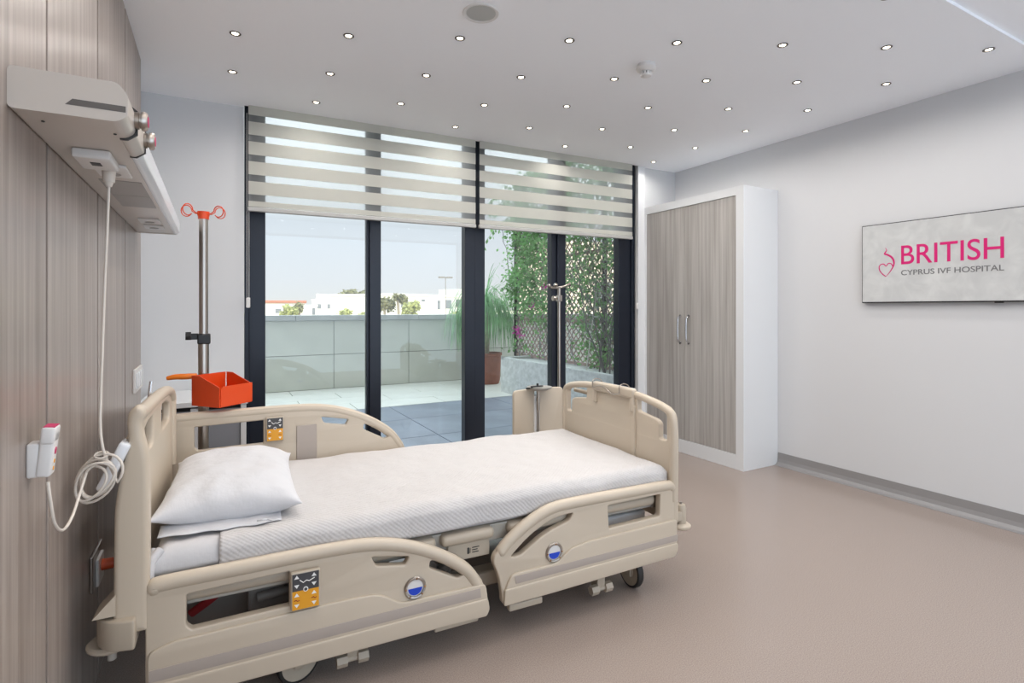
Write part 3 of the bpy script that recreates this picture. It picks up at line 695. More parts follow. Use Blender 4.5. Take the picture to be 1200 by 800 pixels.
# ---------------------------------------------------------------- mattress, coverlet, pillow (each rests on the bed)
def fold(a, lo, hi, r_):
    """flat cloth coordinate -> (position, drop) with rounded shoulders"""
    if a < lo + r_:
        s = lo + r_ - a; arc = r_ * PI / 2
        if s < arc: t = s / r_; return lo + r_ - r_ * math.sin(t), r_ * (1 - math.cos(t))
        return lo, r_ + (s - arc)
    if a > hi - r_:
        s = a - (hi - r_); arc = r_ * PI / 2
        if s < arc: t = s / r_; return hi - r_ + r_ * math.sin(t), r_ * (1 - math.cos(t))
        return hi, r_ + (s - arc)
    return a, 0
def drape(name, x0, x1, y0, y1, top, r_, drops, na, nb, mat_, wob, seed, foldx0=True, foldx1=True, thick=0, xlo=None, xhi=None, ylo=None, yhi=None):
    """drops: (x0 side, x1 side, y0 side, y1 side) hang lengths"""
    ax0 = (xlo if xlo is not None else x0 - drops[0]); ax1 = (x1 + drops[1]); ay0 = y0 - drops[2]; ay1 = y1 + drops[3]
    bm = B(); g = []
    for i in range(na + 1):
        row = []
        a = ax0 + (ax1 - ax0) * i / na
        for j in range(nb + 1):
            b = ay0 + (ay1 - ay0) * j / nb
            X, dx = fold(a, x0 if foldx0 else -9, x1 if foldx1 else 99, r_)
            Y, dy = fold(b, y0, y1, r_)
            d = max(dx, dy)
            nz = noise.noise(Vector((a * 5 + seed, b * 5, seed))) * wob + noise.noise(Vector((a * 16 + seed, b * 14, seed))) * wob * .35
            z = top - d + (nz if d < r_ else nz * .3)
            out = noise.noise(Vector((a * 9, seed, d * 4))) * wob * 1.1 * min(1, d / .05)
            if dy >= r_ * .6: Y += out * (1 if Y > (y0 + y1) / 2 else -1) + (.004 if Y > .4 else -.004)
            if dx >= r_ * .6: X += out * (1 if X > (x0 + x1) / 2 else -1)
            if j == 0: z += noise.noise(Vector((a * 3, 7.7, seed))) * .010
            row.append(bm.verts.new((X, Y, z)))
        g.append(row)
    for i in range(na):
        for j in range(nb): bm.faces.new((g[i][j], g[i + 1][j], g[i + 1][j + 1], g[i][j + 1]))
    me = bpy.data.meshes.new(name); bmesh.ops.recalc_face_normals(bm, faces=bm.faces); bm.to_mesh(me); bm.free(); me.materials.append(mat_)
    for p in me.polygons: p.use_smooth = True
    o = bpy.data.objects.new(name, me); col.objects.link(o); o.location = BO; o.rotation_euler = (0, 0, BR)
    if thick:
        sm = o.modifiers.new('thickness', 'SOLIDIFY'); sm.thickness = thick; sm.offset = -1
    return o
mat_e = empty('mattress', BO, BR, 'thick hospital bed mattress in a white fitted sheet, bare at the head end', 'mattress')
bm = B(); box(bm, .015, 2.015, .055, .925, .432, .545, .03, 4); obj('core', bm, m_sheet, mat_e, smooth=40)
fs = drape('fitted_sheet', .008, 2.02, .048, .932, .552, .045, (.06, .05, .055, .055), 90, 46, m_sheet, .004, 3.1, thick=.002)
fs.parent = mat_e; fs.location = (0, 0, 0); fs.rotation_euler = (0, 0, 0)
bm = B()
for k in range(5):
    pass
tube(bm, smooth_path([(.03, .07, .55), (.012, .05, .53), (.006, .04, .50), (.004, .036, .46), (.010, .04, .43)], 5), .013, 8); tube(bm, smooth_path([(.012, .09, .548), (.004, .07, .52), (.0, .06, .48), (.004, .06, .44)], 5), .010, 8); obj('tucked_corner', bm, m_sheet, mat_e, smooth=60)
cv = drape('coverlet', .19, 2.026, .040, .940, .560, .042, (0, .06, .088, .06), 200, 110, m_cover, .0065, 9.4, foldx0=False, thick=.003, xlo=.19)
props(cv, 'pale textured waffle-weave coverlet spread over the mattress and hanging over its near side', 'coverlet')

def pillow():
    nx, ny = 44, 56; hx, hy, th = .228, .362, .088; bm = B(); T = []; Bt = []
    def pt(u, v, s):
        pin = 1 - .06 * (abs(v) ** 6) * (1 - abs(u) ** 2) ; pin2 = 1 - .07 * (abs(u) ** 4) * (1 - abs(v) ** 2)
        x = hx * u * (1 - .09 * (1 - abs(v) ** 3) * abs(u) ** 5); y = hy * v * (1 - .07 * (1 - abs(u) ** 3) * abs(v) ** 5)
        t = max(0, (1 - abs(u) ** 2.8)) ** .58 * max(0, (1 - abs(v) ** 3.6)) ** .5
        z = th * t * s
        rad = math.atan2(y, x); w_ = noise.noise(Vector((x * 9 + 3, y * 8, s))) * .012 + noise.noise(Vector((x * 22, y * 20, s + 5))) * .004 + .006 * max(abs(u), abs(v)) ** 3 * math.sin(rad * 17 + 3 * noise.noise(Vector((x * 6, y * 6, 1))))
        z += w_ * t ** .5 * (1 if s > 0 else .15)
        if s < 0: z = max(-.052, z * .85)
        return (x, y, z)
    for i in range(nx + 1):
        u = -math.cos(PI * i / nx) if False else math.sin(PI * (i / nx - .5))
        T.append([bm.verts.new(pt(u, math.sin(PI * (j / ny - .5)), 1)) for j in range(ny + 1)])
    for i in range(nx + 1):
        u = math.sin(PI * (i / nx - .5)); row = []
        for j in range(ny + 1):
            if i in (0, nx) or j in (0, ny): row.append(T[i][j])
            else: row.append(bm.verts.new(pt(u, math.sin(PI * (j / ny - .5)), -1)))
        Bt.append(row)
    for i in range(nx):
        for j in range(ny):
            bm.faces.new((T[i][j], T[i + 1][j], T[i + 1][j + 1], T[i][j + 1])); bm.faces.new((Bt[i][j], Bt[i][j + 1], Bt[i + 1][j + 1], Bt[i + 1][j]))
    return bm
pe = empty('pillow', (0, 0, 0), 0, 'plump white pillow in a cotton case lying at the head of the bed', 'pillow')
br = Matrix.Translation(BO) @ Matrix.Rotation(BR, 4, 'Z')
pe.matrix_world = br @ Matrix.Translation((.222, .495, .612)) @ Matrix.Rotation(R(-1), 4, 'Z') @ Matrix.Rotation(R(1), 4, 'Y')
po = obj('pillow_body', pillow(), m_pillow, pe)
for p in po.data.polygons: p.use_smooth = True
bm = B(); g = []
for i in range(25):
    row = []
    for j in range(6):
        a = -.20 + .36 * i / 24; b = -.31 - .068 * j / 5
        row.append(bm.verts.new((a, b + .006 * math.sin(i * .9), -.034 - .014 * (j / 5) ** .5 + .006 * noise.noise(Vector((a * 14, b * 14, 2))))))
    g.append(row)
for i in range(24):
    for j in range(5): bm.faces.new((g[i][j], g[i + 1][j], g[i + 1][j + 1], g[i][j + 1]))
fl = obj('case_flap', bm, m_pillow, pe)
for p in fl.data.polygons: p.use_smooth = True
sm = fl.modifiers.new('thickness', 'SOLIDIFY'); sm.thickness = .002
bm = B(); tube(bm, smooth_path([(.085, -.375, -.036), (.10, -.39, -.03), (.115, -.38, -.034), (.13, -.392, -.036)], 4), .003, 6); obj('tie', bm, m_pillow, pe, smooth=60)
# ---------------------------------------------------------------- headwall supply unit on the cladding
XW = -.36
hu = empty('medical_supply_unit', (XW, 1.41, 1.69), 0, 'long beige wall-mounted medical supply unit with knobs above the bed head', 'supply unit')
def unit_profile(d, z0, z1, ch=.018):
    return [(0, z0), (d - .006, z0), (d, z0 + .008), (d + .004, z1 - .03), (d - .012, z1), (0, z1)]
def ext(bm, prof, y0, y1, n=1):
    rg = [[bm.verts.new((a, y, b)) for a, b in prof] for y in (y0, y1)]
    for k in range(len(prof)): k2 = (k + 1) % len(prof); bm.faces.new((rg[0][k], rg[0][k2], rg[1][k2], rg[1][k]))
    bm.faces.new(rg[0][::-1]); bm.faces.new(rg[1])
def f2(pl, r_): return [(p[0], p[1]) for p in fillet(pl, r_, 4)]
bm = B(); ext(bm, f2([(.001, 0), (.178, 0), (.178, .06), (.178, .072), (.001, .072)], .004), .012, 1.99); obj('housing', bm, m_unit, hu, smooth=40)
bm = B(); ext(bm, f2([(.0, -.002), (.176, -.002), (.195, .012), (.196, .058), (.178, .082), (.0, .082)], .010), 0, .13); o = obj('end_cap', bm, m_unit, hu, smooth=40)
bm = B(); ext(bm, f2([(.165, -.003), (.178, -.003), (.197, .010), (.197, .07), (.178, .08), (.165, .08)], .005), .138, .30); obj('gas_outlet_module', bm, m_unit, hu, smooth=40)
bm = B(); ext(bm, f2([(.165, -.0015), (.178, -.0015), (.192, .010), (.192, .068), (.178, .078), (.165, .078)], .004), .307, 1.988); o = obj('light_channel', bm, m_unit_gloss, hu, smooth=40)
bm = B(); ext(bm, [(.165, -.005), (.18, -.005), (.1995, .010), (.1995, .066), (.18, .082), (.165, .082)], .130, .138); obj('joint_gasket', bm, m_dark, hu)
bm = B(); ext(bm, [(.165, -.005), (.18, -.005), (.1995, .010), (.1995, .066), (.18, .08), (.165, .08)], .300, .307); obj('joint_gasket', bm, m_dark, hu)
bm = B(); ext(bm, f2([(.001, -.003), (.176, -.003), (.192, .012), (.192, .068), (.178, .078), (.001, .078)], .006), 1.988, 2.0); obj('end_cap', bm, m_unit, hu)
bm = B()
v = [bm.verts.new(p) for p in ((.09, -.0006, .020), (.192, -.0006, .020), (.192, -.0006, .033), (.102, -.0006, .033))]; bm.faces.new(v)
v2 = [bm.verts.new((q.co.x, .002, q.co.z)) for q in v]; bm.faces.new(v2[::-1])
for k in range(4): bm.faces.new((v[k], v2[k], v2[(k + 1) % 4], v[(k + 1) % 4]))
obj('slot', bm, m_slot, hu)
def knob(y, z):
    bm = B(); mt = Matrix.Translation((.192, y, z)) @ Matrix.Rotation(R(90), 4, 'Y')
    lathe(bm, [(0, 0), (.019, 0), (.020, .012), (.017, .013), (.017, .016), (.022, .017), (.0225, .024), (.019, .029), (0, .030)], 24, mtx=mt)
    k = obj('gas_outlet', bm, m_steel, hu, smooth=40)
    bm = B(); lathe(bm, [(0, .0305), (.012, .0305), (.013, .0295)], 20, mtx=mt); obj('coloured_ring', bm, m_pink, k)
knob(.118, .04); knob(.288, .04)
# underside fittings
bm = B(); box(bm, .048, .128, .275, .415, -.024, .0, .006, 3); o = obj('adaptor_block', bm, m_white2, hu, smooth=40)
bm = B(); box(bm, .078, .10, .32, .355, -.0255, -.0235, .0006); obj('inlet', bm, m_black, o)
bm = B(); box(bm, .062, .142, .425, .565, -.009, .0, .003); sk = obj('socket', bm, m_white2, hu)
bm = B(); lathe(bm, [(0, -.0095), (.016, -.0095), (.018, -.011), (.020, -.0095)], 20, (.10, .52, 0)); obj('socket_face', bm, m_greyvent, sk)
bm = B(); cyl(bm, (.098, .462, -.045), (.098, .462, -.008), .014, .017, n=14); cyl(bm, (.098, .462, -.058), (.098, .462, -.042), .007, .012, n=12); obj('plug', bm, m_cable, sk, smooth=40)
for a, b in ((.655, .90), (.905, 1.15)):
    bm = B(); box(bm, .045, .155, a, b, -.002, .001, .0005); obj('grey_insert', bm, m_greyvent, hu)
for y in (1.46, 1.66):
    bm = B(); box(bm, .06, .14, y, y + .12, -.008, .0, .003); sk = obj('socket', bm, m_white2, hu)
    bm = B(); lathe(bm, [(0, -.0085), (.018, -.0085), (.02, -.010)], 18, (.10, y + .06, 0)); obj('socket_face', bm, m_greyvent, sk)
bm = B()
for x, y in ((.04, .07), (.16, .10)): cyl(bm, (x, y, -.004), (x, y, .0), .003, n=8)
o = obj('screws', bm, m_black, hu); o['kind'] = 'stuff'

# nurse-call handset in its wall clip, with its cable from the unit above
he = empty('call_handset', (XW, 1.545, .965), 0, 'small white nurse call handset with a pink label clipped to the wood wall', 'handset')
bm = B(); box(bm, 0, .024, -.016, .026, -.045, .03, .005, 3); obj('wall_clip', bm, m_white2, he, smooth=40)
bm = B(); q = Matrix.Translation((.034, 0, .005)) @ Matrix.Rotation(R(6), 4, 'Y'); box(bm, -.013, .013, -.021, .021, -.05, .05, .006, 3, mtx=q); box(bm, -.013, .013, -.024, .024, .022, .06, .006, 3, mtx=q); obj('handset_body', bm, m_white2, he, smooth=40)
bm = B(); box(bm, -.010, .0105, -.020, .020, .0592, .0608, mtx=q); obj('pink_print', bm, m_pink, he)
bm = B(); cyl(bm, q @ Vector((.0125, 0, .005)), q @ Vector((.0140, 0, .005)), .008, n=16); obj('pink_emblem', bm, m_pink, he)
bm = B()
for z in (-.018, -.034): cyl(bm, q @ Vector((.0125, 0, z)), q @ Vector((.0142, 0, z)), .0045, n=12)
o = obj('call_button', bm, m_amber, he); o['kind'] = 'stuff'
cb = smooth_path([(-.262, 1.872, 1.632), (-.265, 1.875, 1.55), (-.272, 1.875, 1.35), (-.277, 1.87, 1.15), (-.280, 1.862, .98), (-.274, 1.855, .91), (-.266, 1.855, .875)], 8)
coil = []
for k in range(0, 25 * 4 + 10):
    t = k / 25 * 2 * PI - .6; rr = .050 + .009 * math.sin(t * .41 + 1); q_ = k / 110
    coil.append(Vector((-.282 - .022 * q_ + rr * math.cos(t) * (1.0 - .25 * math.sin(t * .5) ** 2), 1.852 + .014 * math.sin(t * .5) - .02 * math.cos(t), .826 + 1.0 * rr * math.sin(t) + .018 * math.cos(t) - .018 * q_)))
tail = smooth_path([coil[-1], (-.314, 1.80, .80), (-.316, 1.72, .765), (-.318, 1.64, .762), (-.320, 1.575, .80), (-.322, 1.55, .855), (-.326, 1.545, .905)], 8)
allp = cb + smooth_path([cb[-1], coil[0]], 4)[1:-1] + coil + tail[1:]
bm = B(); tube(bm, allp, .0036, 8); co = obj('cable', bm, m_cable, None, smooth=60)
props(co, 'thin beige handset cable hanging from the supply unit, bundled in a loose coil', 'cable')
bm = B(); tube(bm, [(-.276 + .016 * math.cos(t), 1.857 + .014 * math.sin(t), .884 + .006 * math.sin(t)) for t in [2 * PI * k / 14 for k in range(14)]], .0028, 6, closed=True)
o = obj('cable_tie', bm, m_cable, co, smooth=60)

# wall sockets
we = empty('wall_socket', (XW, 2.29, .40), 0, 'steel-framed wall socket low behind the headboard with an orange plug in it', 'wall socket')
bm = B(); box(bm, 0, .010, -.085, .085, -.045, .075, .003); obj('plate', bm, m_steel, we)
bm = B(); box(bm, .010, .020, -.05, .045, -.04, .05, .003); obj('socket_module', bm, m_white2, we)
bm = B(); cyl(bm, (.018, .005, .012), (.052, .005, .012), .019, .018, n=20); cyl(bm, (.052, .005, .012), (.085, .005, .012), .016, .007, n=20)
obj('plug', bm, P_('orange_plug', (206, 84, 40), .4), we, smooth=50)['label'] = 'orange plug'
we = empty('wall_socket', (XW, 3.40, .925), 0, 'white switch plate on the wood wall above the headboard, beside the side cupboard', 'wall socket')
bm = B(); box(bm, 0, .012, -.15, .15, -.06, .06, .003); obj('plate', bm, m_white2, we)
for y in (-.09, 0, .09):
    bm = B(); box(bm, .012, .017, y - .035, y + .035, -.04, .04, .002); obj('rocker', bm, m_unit_gloss, we)

# ---------------------------------------------------------------- side cupboard under the left end of the window wall
ce = empty('side_cupboard', (0, WY, 0), WA, 'low white side cupboard with dull grey doors in the corner left of the glass', 'cupboard')
bm = B(); box(bm, -.37, .188, -.55, -.003, .725, .755, .003); obj('top', bm, m_white, ce)
bm = B(); box(bm, .150, .180, -.54, -.01, 0, .725, .003); obj('side_panel', bm, m_white, ce)
bm = B(); box(bm, -.36, -.335, -.54, -.01, 0, .725, .003); obj('side_panel', bm, m_white, ce)
bm = B(); box(bm, -.335, .15, -.50, -.48, .70, .725, .002); obj('shadow_gap', bm, m_black, ce)
bm = B(); box(bm, -.333, -.11, -.53, -.512, .08, .70, .002); d = obj('door', bm, m_grey, ce)
bm = B(); box(bm, -.065, .148, -.53, -.512, .08, .70, .002); d2 = obj('door', bm, m_grey, ce)
bm = B(); box(bm, -.107, -.068, -.535, -.512, .02, .715, .002); obj('centre_post', bm, m_white, ce)
bm = B(); box(bm, -.335, .15, -.52, -.02, .02, .075); obj('plinth', bm, m_mech, ce)
bm = B(); box(bm, -.335, .15, -.505, -.02, .08, .70); obj('interior', bm, m_mech, ce)
for dd, x in ((d, -.135), (d2, -.04)):
    bm = B(); tube(bm, [(x, -.53, .55), (x, -.545, .555), (x, -.545, .645), (x, -.53, .65)], .004, 8); obj('handle', bm, m_chrome, dd)

# ---------------------------------------------------------------- drip stand with orange hooks and basket
iv = empty('drip_stand', (-.05, 3.02, 0), 0, 'steel drip stand with orange hooks behind the bed head', 'drip stand')
bm = B(); cyl(bm, (0, 0, .06), (0, 0, 1.14), .0235, n=20); obj('outer_pole', bm, m_steel, iv, smooth=50)
bm = B(); cyl(bm, (0, 0, 1.10), (0, 0, 1.735), .0195, n=20); obj('inner_pole', bm, m_steel, iv, smooth=50)
bm = B(); box(bm, -.026, .03, -.028, .028, 1.118, 1.168, .006); box(bm, -.06, -.02, -.012, .012, 1.14, 1.17, .004); cyl(bm, (-.075, 0, 1.158), (-.052, 0, 1.158), .020, n=10); obj('height_clamp', bm, m_black, iv)
bm = B(); cyl(bm, (0, 0, 1.725), (0, 0, 1.762), .024, n=20); box(bm, -.026, .026, -.012, .012, 1.74, 1.763, .003); hk = obj('hook_head', bm, m_orange, iv, smooth=50)
for k in range(4):
    a = R((12, -28, 168, 208)[k]); c_, s_ = math.cos(a), math.sin(a)
    ring = [(.05 + .023 + .023 * math.cos(PI + t), .0, 1.757 + .006 + .027 * math.sin(t)) for t in [2 * PI * q / 18 for q in range(17)]]
    pts = [(.015, 0, 1.752), (.035, 0, 1.752)] + ring
    bm = B(); tube(bm, [(x * c_ - y * s_, x * s_ + y * c_, z) for x, y, z in pts], .0026, 6); obj('hook', bm, m_orange, hk, smooth=60)
for k in range(5):
    a = 2 * PI * k / 5 + .3; bm = B(); q = Matrix.Rotation(a, 4, 'Z'); box(bm, .0, .27, -.018, .018, .065, .095, .006, mtx=q); l_ = obj('foot', bm, m_steel, iv)
    bm = B(); mt = q @ Matrix.Translation((.26, 0, .03)) @ Matrix.Rotation(R(90), 4, 'X'); lathe(bm, [(0, -.01), (.028, -.01), (.03, 0), (.028, .01), (0, .01)], 18, mtx=mt); box(bm, .24, .28, -.014, .014, .045, .068, .003, mtx=q); obj('castor', bm, m_rubber, l_)
# basket: open tray with chamfered cut-outs, clamped on the pole
bk = empty('basket', (.03, 2.93, .835), R(40), 'open orange sheet-metal basket clamped to the drip stand', 'basket')
def sheet(bm, pts, t):
    n_ = (Vector(pts[1]) - Vector(pts[0])).cross(Vector(pts[2]) - Vector(pts[0])).normalized() * t
    a = [bm.verts.new(p) for p in pts]; b = [bm.verts.new(Vector(p) + n_) for p in pts]; k = len(pts)
    bm.faces.new(a); bm.faces.new(b[::-1])
    for i in range(k): bm.faces.new((a[i], b[i], b[(i + 1) % k], a[(i + 1) % k]))
bw, bd = .092, .088
def bobj(name, pts):
    bm = B(); sheet(bm, pts, .003); return obj(name, bm, m_orange, bk)
bobj('floor', [(-bw, -bd, 0), (bw, -bd, 0), (bw, bd, 0), (-bw, bd, 0)])
bobj('front_wall', [(-bw + .006, -bd, .003), (bw, -bd, .003), (bw, -bd, .095), (-bw + .006 + .012, -bd, .095), (-bw + .006, -bd, .085)])
bobj('back_wall', [(-bw, bd, .003), (bw, bd, .003), (bw, bd, .14), (-bw, bd, .14)])
bobj('side_wall', [(-bw, -bd, .003), (-bw, bd, .003), (-bw, bd, .14), (-bw, bd - .05, .14), (-bw, -bd, .092)])
bobj('side_wall', [(bw, -bd + .004, .003), (bw, -bd + .004, .092), (bw, bd - .05, .14), (bw, bd - .012, .14), (bw, bd - .012, .003)])
bm = B(); tube(bm, smooth_path([(-.05, .105, .135), (-.085, .135, .133), (-.115, .165, .134), (-.14, .19, .128)], 4), [.011, .012, .013, .014, .014, .014, .014, .013, .013, .012, .011, .010, .008], 10); obj('grip', bm, m_orange2, bk, smooth=60)
bm = B(); box(bm, -.03, .03, .088, .104, .08, .13, .003); obj('clamp', bm, m_orange, bk)

# slimmer stand near the door glass
s2 = empty('drip_stand', (2.50, 3.72, 0), 0, 'slim tarnished steel stand with a hooked top bar by the glass door', 'drip stand')
bm = B(); cyl(bm, (0, 0, .03), (0, 0, 1.46), .0135, n=14); obj('pole', bm, m_steel, s2, smooth=50)
bm = B(); tube(bm, smooth_path([(-.095, .0, 1.475), (-.06, 0, 1.462), (0, 0, 1.465), (.06, 0, 1.478), (.11, 0, 1.50)], 5), .011, 8); lathe(bm, [(0, -.018), (.013, -.012), (.018, 0), (.013, .012), (0, .018)], 12, (-.098, 0, 1.478)); lathe(bm, [(0, -.02), (.014, -.012), (.02, 0), (.014, .012), (0, .02)], 12, (-.04, -.01, 1.485)); obj('hook_bar', bm, m_steel, s2, smooth=50)
bm = B(); cyl(bm, (-.012, 0, 1.375), (-.05, 0, 1.375), .007, n=10); cyl(bm, (-.045, 0, 1.375), (-.062, 0, 1.375), .022, n=8); box(bm, -.02, .02, -.02, .02, 1.35, 1.40, .004); obj('clamp_knob', bm, m_steel, s2)
bm = B(); lathe(bm, [(0, 0), (.15, 0), (.155, .012), (.14, .022), (.02, .035), (.016, .06), (0, .06)], 32); obj('base', bm, m_steel, s2, smooth=40)

# ---------------------------------------------------------------- folding beige privacy stand with tray behind the foot of the bed
tr = empty('folding_stand', (1.925, 3.16, 0), 0, 'beige two-leaf folding stand with a small round tray behind the bed foot', 'stand')
for s, a in ((-1, R(-166)), (1, R(-10))):
    q = Matrix.Rotation(a, 4, 'Z')
    ol = fillet([(.012, .06), (.012, .745), (.205, .745), (.205, .06)], [.005, .01, .03, .02], 5)
    plate('leaf', ol, [], .022, .005, m_beige, tr, q @ AX_L, 35)
bm = B(); box(bm, -.022, .022, -.03, .01, .03, .70, .005); obj('hinge_post', bm, m_white2, tr)
bm = B(); cyl(bm, (0, -.045, .03), (0, -.045, .74), .008, n=12); cyl(bm, (0, -.045, .66), (0, -.045, .685), .014, n=8); cyl(bm, (0, -.045, .60), (0, -.045, .655), .011, n=12); obj('rod', bm, m_steel, tr, smooth=40)
bm = B(); lathe(bm, [(0, -.018), (.05, -.014), (.082, .0), (.086, .008), (.080, .006), (0, .002)], 32, (0, -.06, .752)); obj('tray', bm, m_greyvent, tr, smooth=40)
bm = B(); box(bm, -.07, .02, -.075, -.055, .762, .770, .002); cyl(bm, (-.02, -.065, .765), (-.02, -.065, .785), .008, n=8); box(bm, -.11, -.06, -.07, -.06, .752, .762, .002); obj('clip', bm, m_black, tr)
bm = B(); box(bm, -.2, .2, -.09, -.05, .0, .03, .006); box(bm, -.02, .02, -.2, .16, .0, .03, .006); obj('base', bm, m_mech, tr)
# ---------------------------------------------------------------- terrace outside
m_tile = P_('pale_terrace_tile', (206, 205, 198), .45, var=.06, vscale=3)
m_stone = P_('blue_grey_stone', (122, 128, 142), .35, var=.22, vscale=2.2)
m_ptile = P_('parapet_tile', (196, 196, 189), .6, var=.07, vscale=2.5)
m_capst = P_('parapet_cap_stone', (172, 172, 172), .7, var=.12, vscale=8)
m_grout = P_('grout', (112, 111, 108), .8)
m_plant = P_('planter_concrete', (188, 190, 188), .8, bump=.8, bscale=22, var=.18, vscale=14)
m_terra = P_('terracotta', (138, 84, 66), .7, var=.12, vscale=9)
m_bark = P_('pale_bark', (150, 138, 120), .9, var=.2, vscale=20)
m_twig = P_('grey_twigs', (120, 118, 118), .9)
m_pole = P_('fence_post_paint', (70, 66, 70), .6)
m_latt = P_('lattice_wood', (150, 128, 122), .7)
m_fl = P_('bougainvillea_flower', (206, 60, 170), .6)
def leafmat(name, rgb, tr=.35):
    m = bpy.data.materials.new(name); m.use_nodes = True; nt = m.node_tree; nt.nodes.clear()
    o = nt.nodes.new('ShaderNodeOutputMaterial'); d = nt.nodes.new('ShaderNodeBsdfPrincipled'); t = nt.nodes.new('ShaderNodeBsdfTranslucent'); mx = nt.nodes.new('ShaderNodeMixShader')
    c = lin(rgb); tc = nt.nodes.new('ShaderNodeTexCoord'); no = nt.nodes.new('ShaderNodeTexNoise'); no.inputs['Scale'].default_value = 4
    r = nt.nodes.new('ShaderNodeValToRGB'); r.color_ramp.elements[0].position = .35; r.color_ramp.elements[1].position = .65
    r.color_ramp.elements[0].color = (*[v * .6 for v in c], 1); r.color_ramp.elements[1].color = (*[min(1, v * 1.35) for v in c], 1)
    nt.links.new(tc.outputs['Object'], no.inputs['Vector']); nt.links.new(no.outputs[0], r.inputs[0])
    nt.links.new(r.outputs[0], d.inputs['Base Color']); nt.links.new(r.outputs[0], t.inputs[0]); d.inputs['Roughness'].default_value = .5
    mx.inputs[0].default_value = tr; nt.links.new(d.outputs[0], mx.inputs[1]); nt.links.new(t.outputs[0], mx.inputs[2]); nt.links.new(mx.outputs[0], o.inputs[0])
    return m
m_leaf = leafmat('vine_leaf', (128, 172, 112), .45); m_palm = leafmat('palm_leaf', (140, 182, 134)); m_tree = leafmat('pine_crown', (128, 124, 84), .2); m_far = leafmat('far_foliage', (170, 172, 110), .3)

bm = B(); box(bm, -3, 9, 4.30, 9.3, -.5, -.024); deck = struct('floor_terrace', bm, m_grout)
sm_ = None
def tile_piece(parent, name, w_, h, mat_, loc, store, t=.02, gap=.009, rot=None):
    key = (name, w_, h, mat_.name)
    if key not in store:
        bm = B(); box(bm, gap / 2, w_ - gap / 2, gap / 2, h - gap / 2, -t, 0, .0015, 1)
        o = obj(name, bm, mat_, parent); store[key] = o
    else:
        o = store[key].copy(); link(o, parent)
    o.location = loc
    if rot: o.rotation_euler = rot
    return o
st = {}
y = 6.98
for ry in range(4):
    for rx in range(8):
        tile_piece(deck, 'tile', 1.2, .505, m_tile, (-2.6 + 1.2 * rx + (.0 if ry % 2 else .6), 6.985 + .505 * ry, 0), st)
for ry in range(3):
    for rx in range(6):
        tile_piece(deck, 'stone_slab', 1.5, .89, m_stone, (-2.5 + 1.5 * rx, 4.305 + .89 * ry, 0), st)
# parapet with cladding tiles and coping
bm = B(); box(bm, -3, 9, 9.02, 9.22, 0, 1.10); par = struct('wall_parapet', bm, m_grout)
for rz in range(2):
    for rx in range(9):
        tile_piece(par, 'cladding_tile', 1.25, .55, m_ptile, (-2.07 + 1.25 * rx, 9.0, .0 + .55 * rz), st, rot=(R(90), 0, 0))
for rx in range(6):
    bm = B(); box(bm, -2.9 + 2 * rx + .002, -.9 + 2 * rx - .002, 8.96, 9.28, 1.10, 1.185, .006); obj('coping_stone', bm, m_capst, par)
# raised planter along the right
bm = B(); box(bm, 3.90, 4.75, 4.30, 7.42, 0, .50); box(bm, 3.90, 3.98, 4.30, 7.42, .50, .54, .004); box(bm, 3.9, 4.75, 7.34, 7.42, .5, .54, .004)
struct('wall_planter', bm, m_plant)

# lattice fence on the planter and its climber
fx = 4.42
fe = empty('lattice_fence', (fx, 4.35, .5), 0, 'tall diagonal lattice fence standing in the terrace planter, overgrown with creeper', 'fence')
for yy in (0.0, 1.17, 2.34, 3.52):
    bm = B(); box(bm, -.025, .025, yy - .025, yy + .025, 0, 2.9, .003); obj('post', bm, m_pole, fe)
for z in (.03, .62, 1.55, 2.15, 2.85):
    bm = B(); box(bm, -.02, .02, 0, 3.52, z - .02, z + .02, .002); obj('rail', bm, m_latt, fe)
bm = B(); p = .105
for k in range(int((3.5 + 2.85) / p)):
    for s in (1, -1):
        # diagonal slat clipped to the frame rectangle
        c0 = k * p
        a0 = max(0, c0 - 2.85); a1 = min(3.5, c0)
        if a1 - a0 < .05: continue
        z0 = c0 - a0; z1 = c0 - a1
        if s < 0: a0, a1 = 3.5 - a0, 3.5 - a1
        A = Vector((s * .006, a0, z0 + .02)); C = Vector((s * .006, a1, z1 + .02)); d = (C - A).normalized(); nrm = Vector((0, -d.z, d.y)) * .0075
        vv = [bm.verts.new(A + nrm + Vector((dx, 0, 0))) if q == 0 else bm.verts.new(A - nrm + Vector((dx, 0, 0))) if q == 1 else bm.verts.new(C - nrm + Vector((dx, 0, 0))) if q == 2 else bm.verts.new(C + nrm + Vector((dx, 0, 0))) for dx in (-.004, .004) for q in range(4)]
        bm.faces.new(vv[:4]); bm.faces.new(vv[4:][::-1])
        for q in range(4): bm.faces.new((vv[q], vv[4 + q], vv[4 + (q + 1) % 4], vv[(q + 1) % 4]))
o = obj('lattice', bm, m_latt, fe); o['kind'] = 'stuff'

def leafcard(bm, p, s, rr, up=None, mi=0):
    """pointed leaf of four triangles, folded on its midrib"""
    a = Vector((rr.gauss(0, 1), rr.gauss(0, 1), rr.gauss(0, .6) - .5)).normalized() if up is None else Vector(up)
    b = a.cross(Vector((rr.gauss(0, 1), rr.gauss(0, 1), rr.gauss(0, 1)))).normalized(); n_ = a.cross(b)
    v0 = bm.verts.new(p); v1 = bm.verts.new(p + a * s * .5 + b * s * .32 + n_ * s * .08); v2 = bm.verts.new(p + a * s); v3 = bm.verts.new(p + a * s * .5 - b * s * .32 + n_ * s * .08)
    for f in (bm.faces.new((v0, v1, v2)), bm.faces.new((v0, v2, v3))): f.material_index = mi

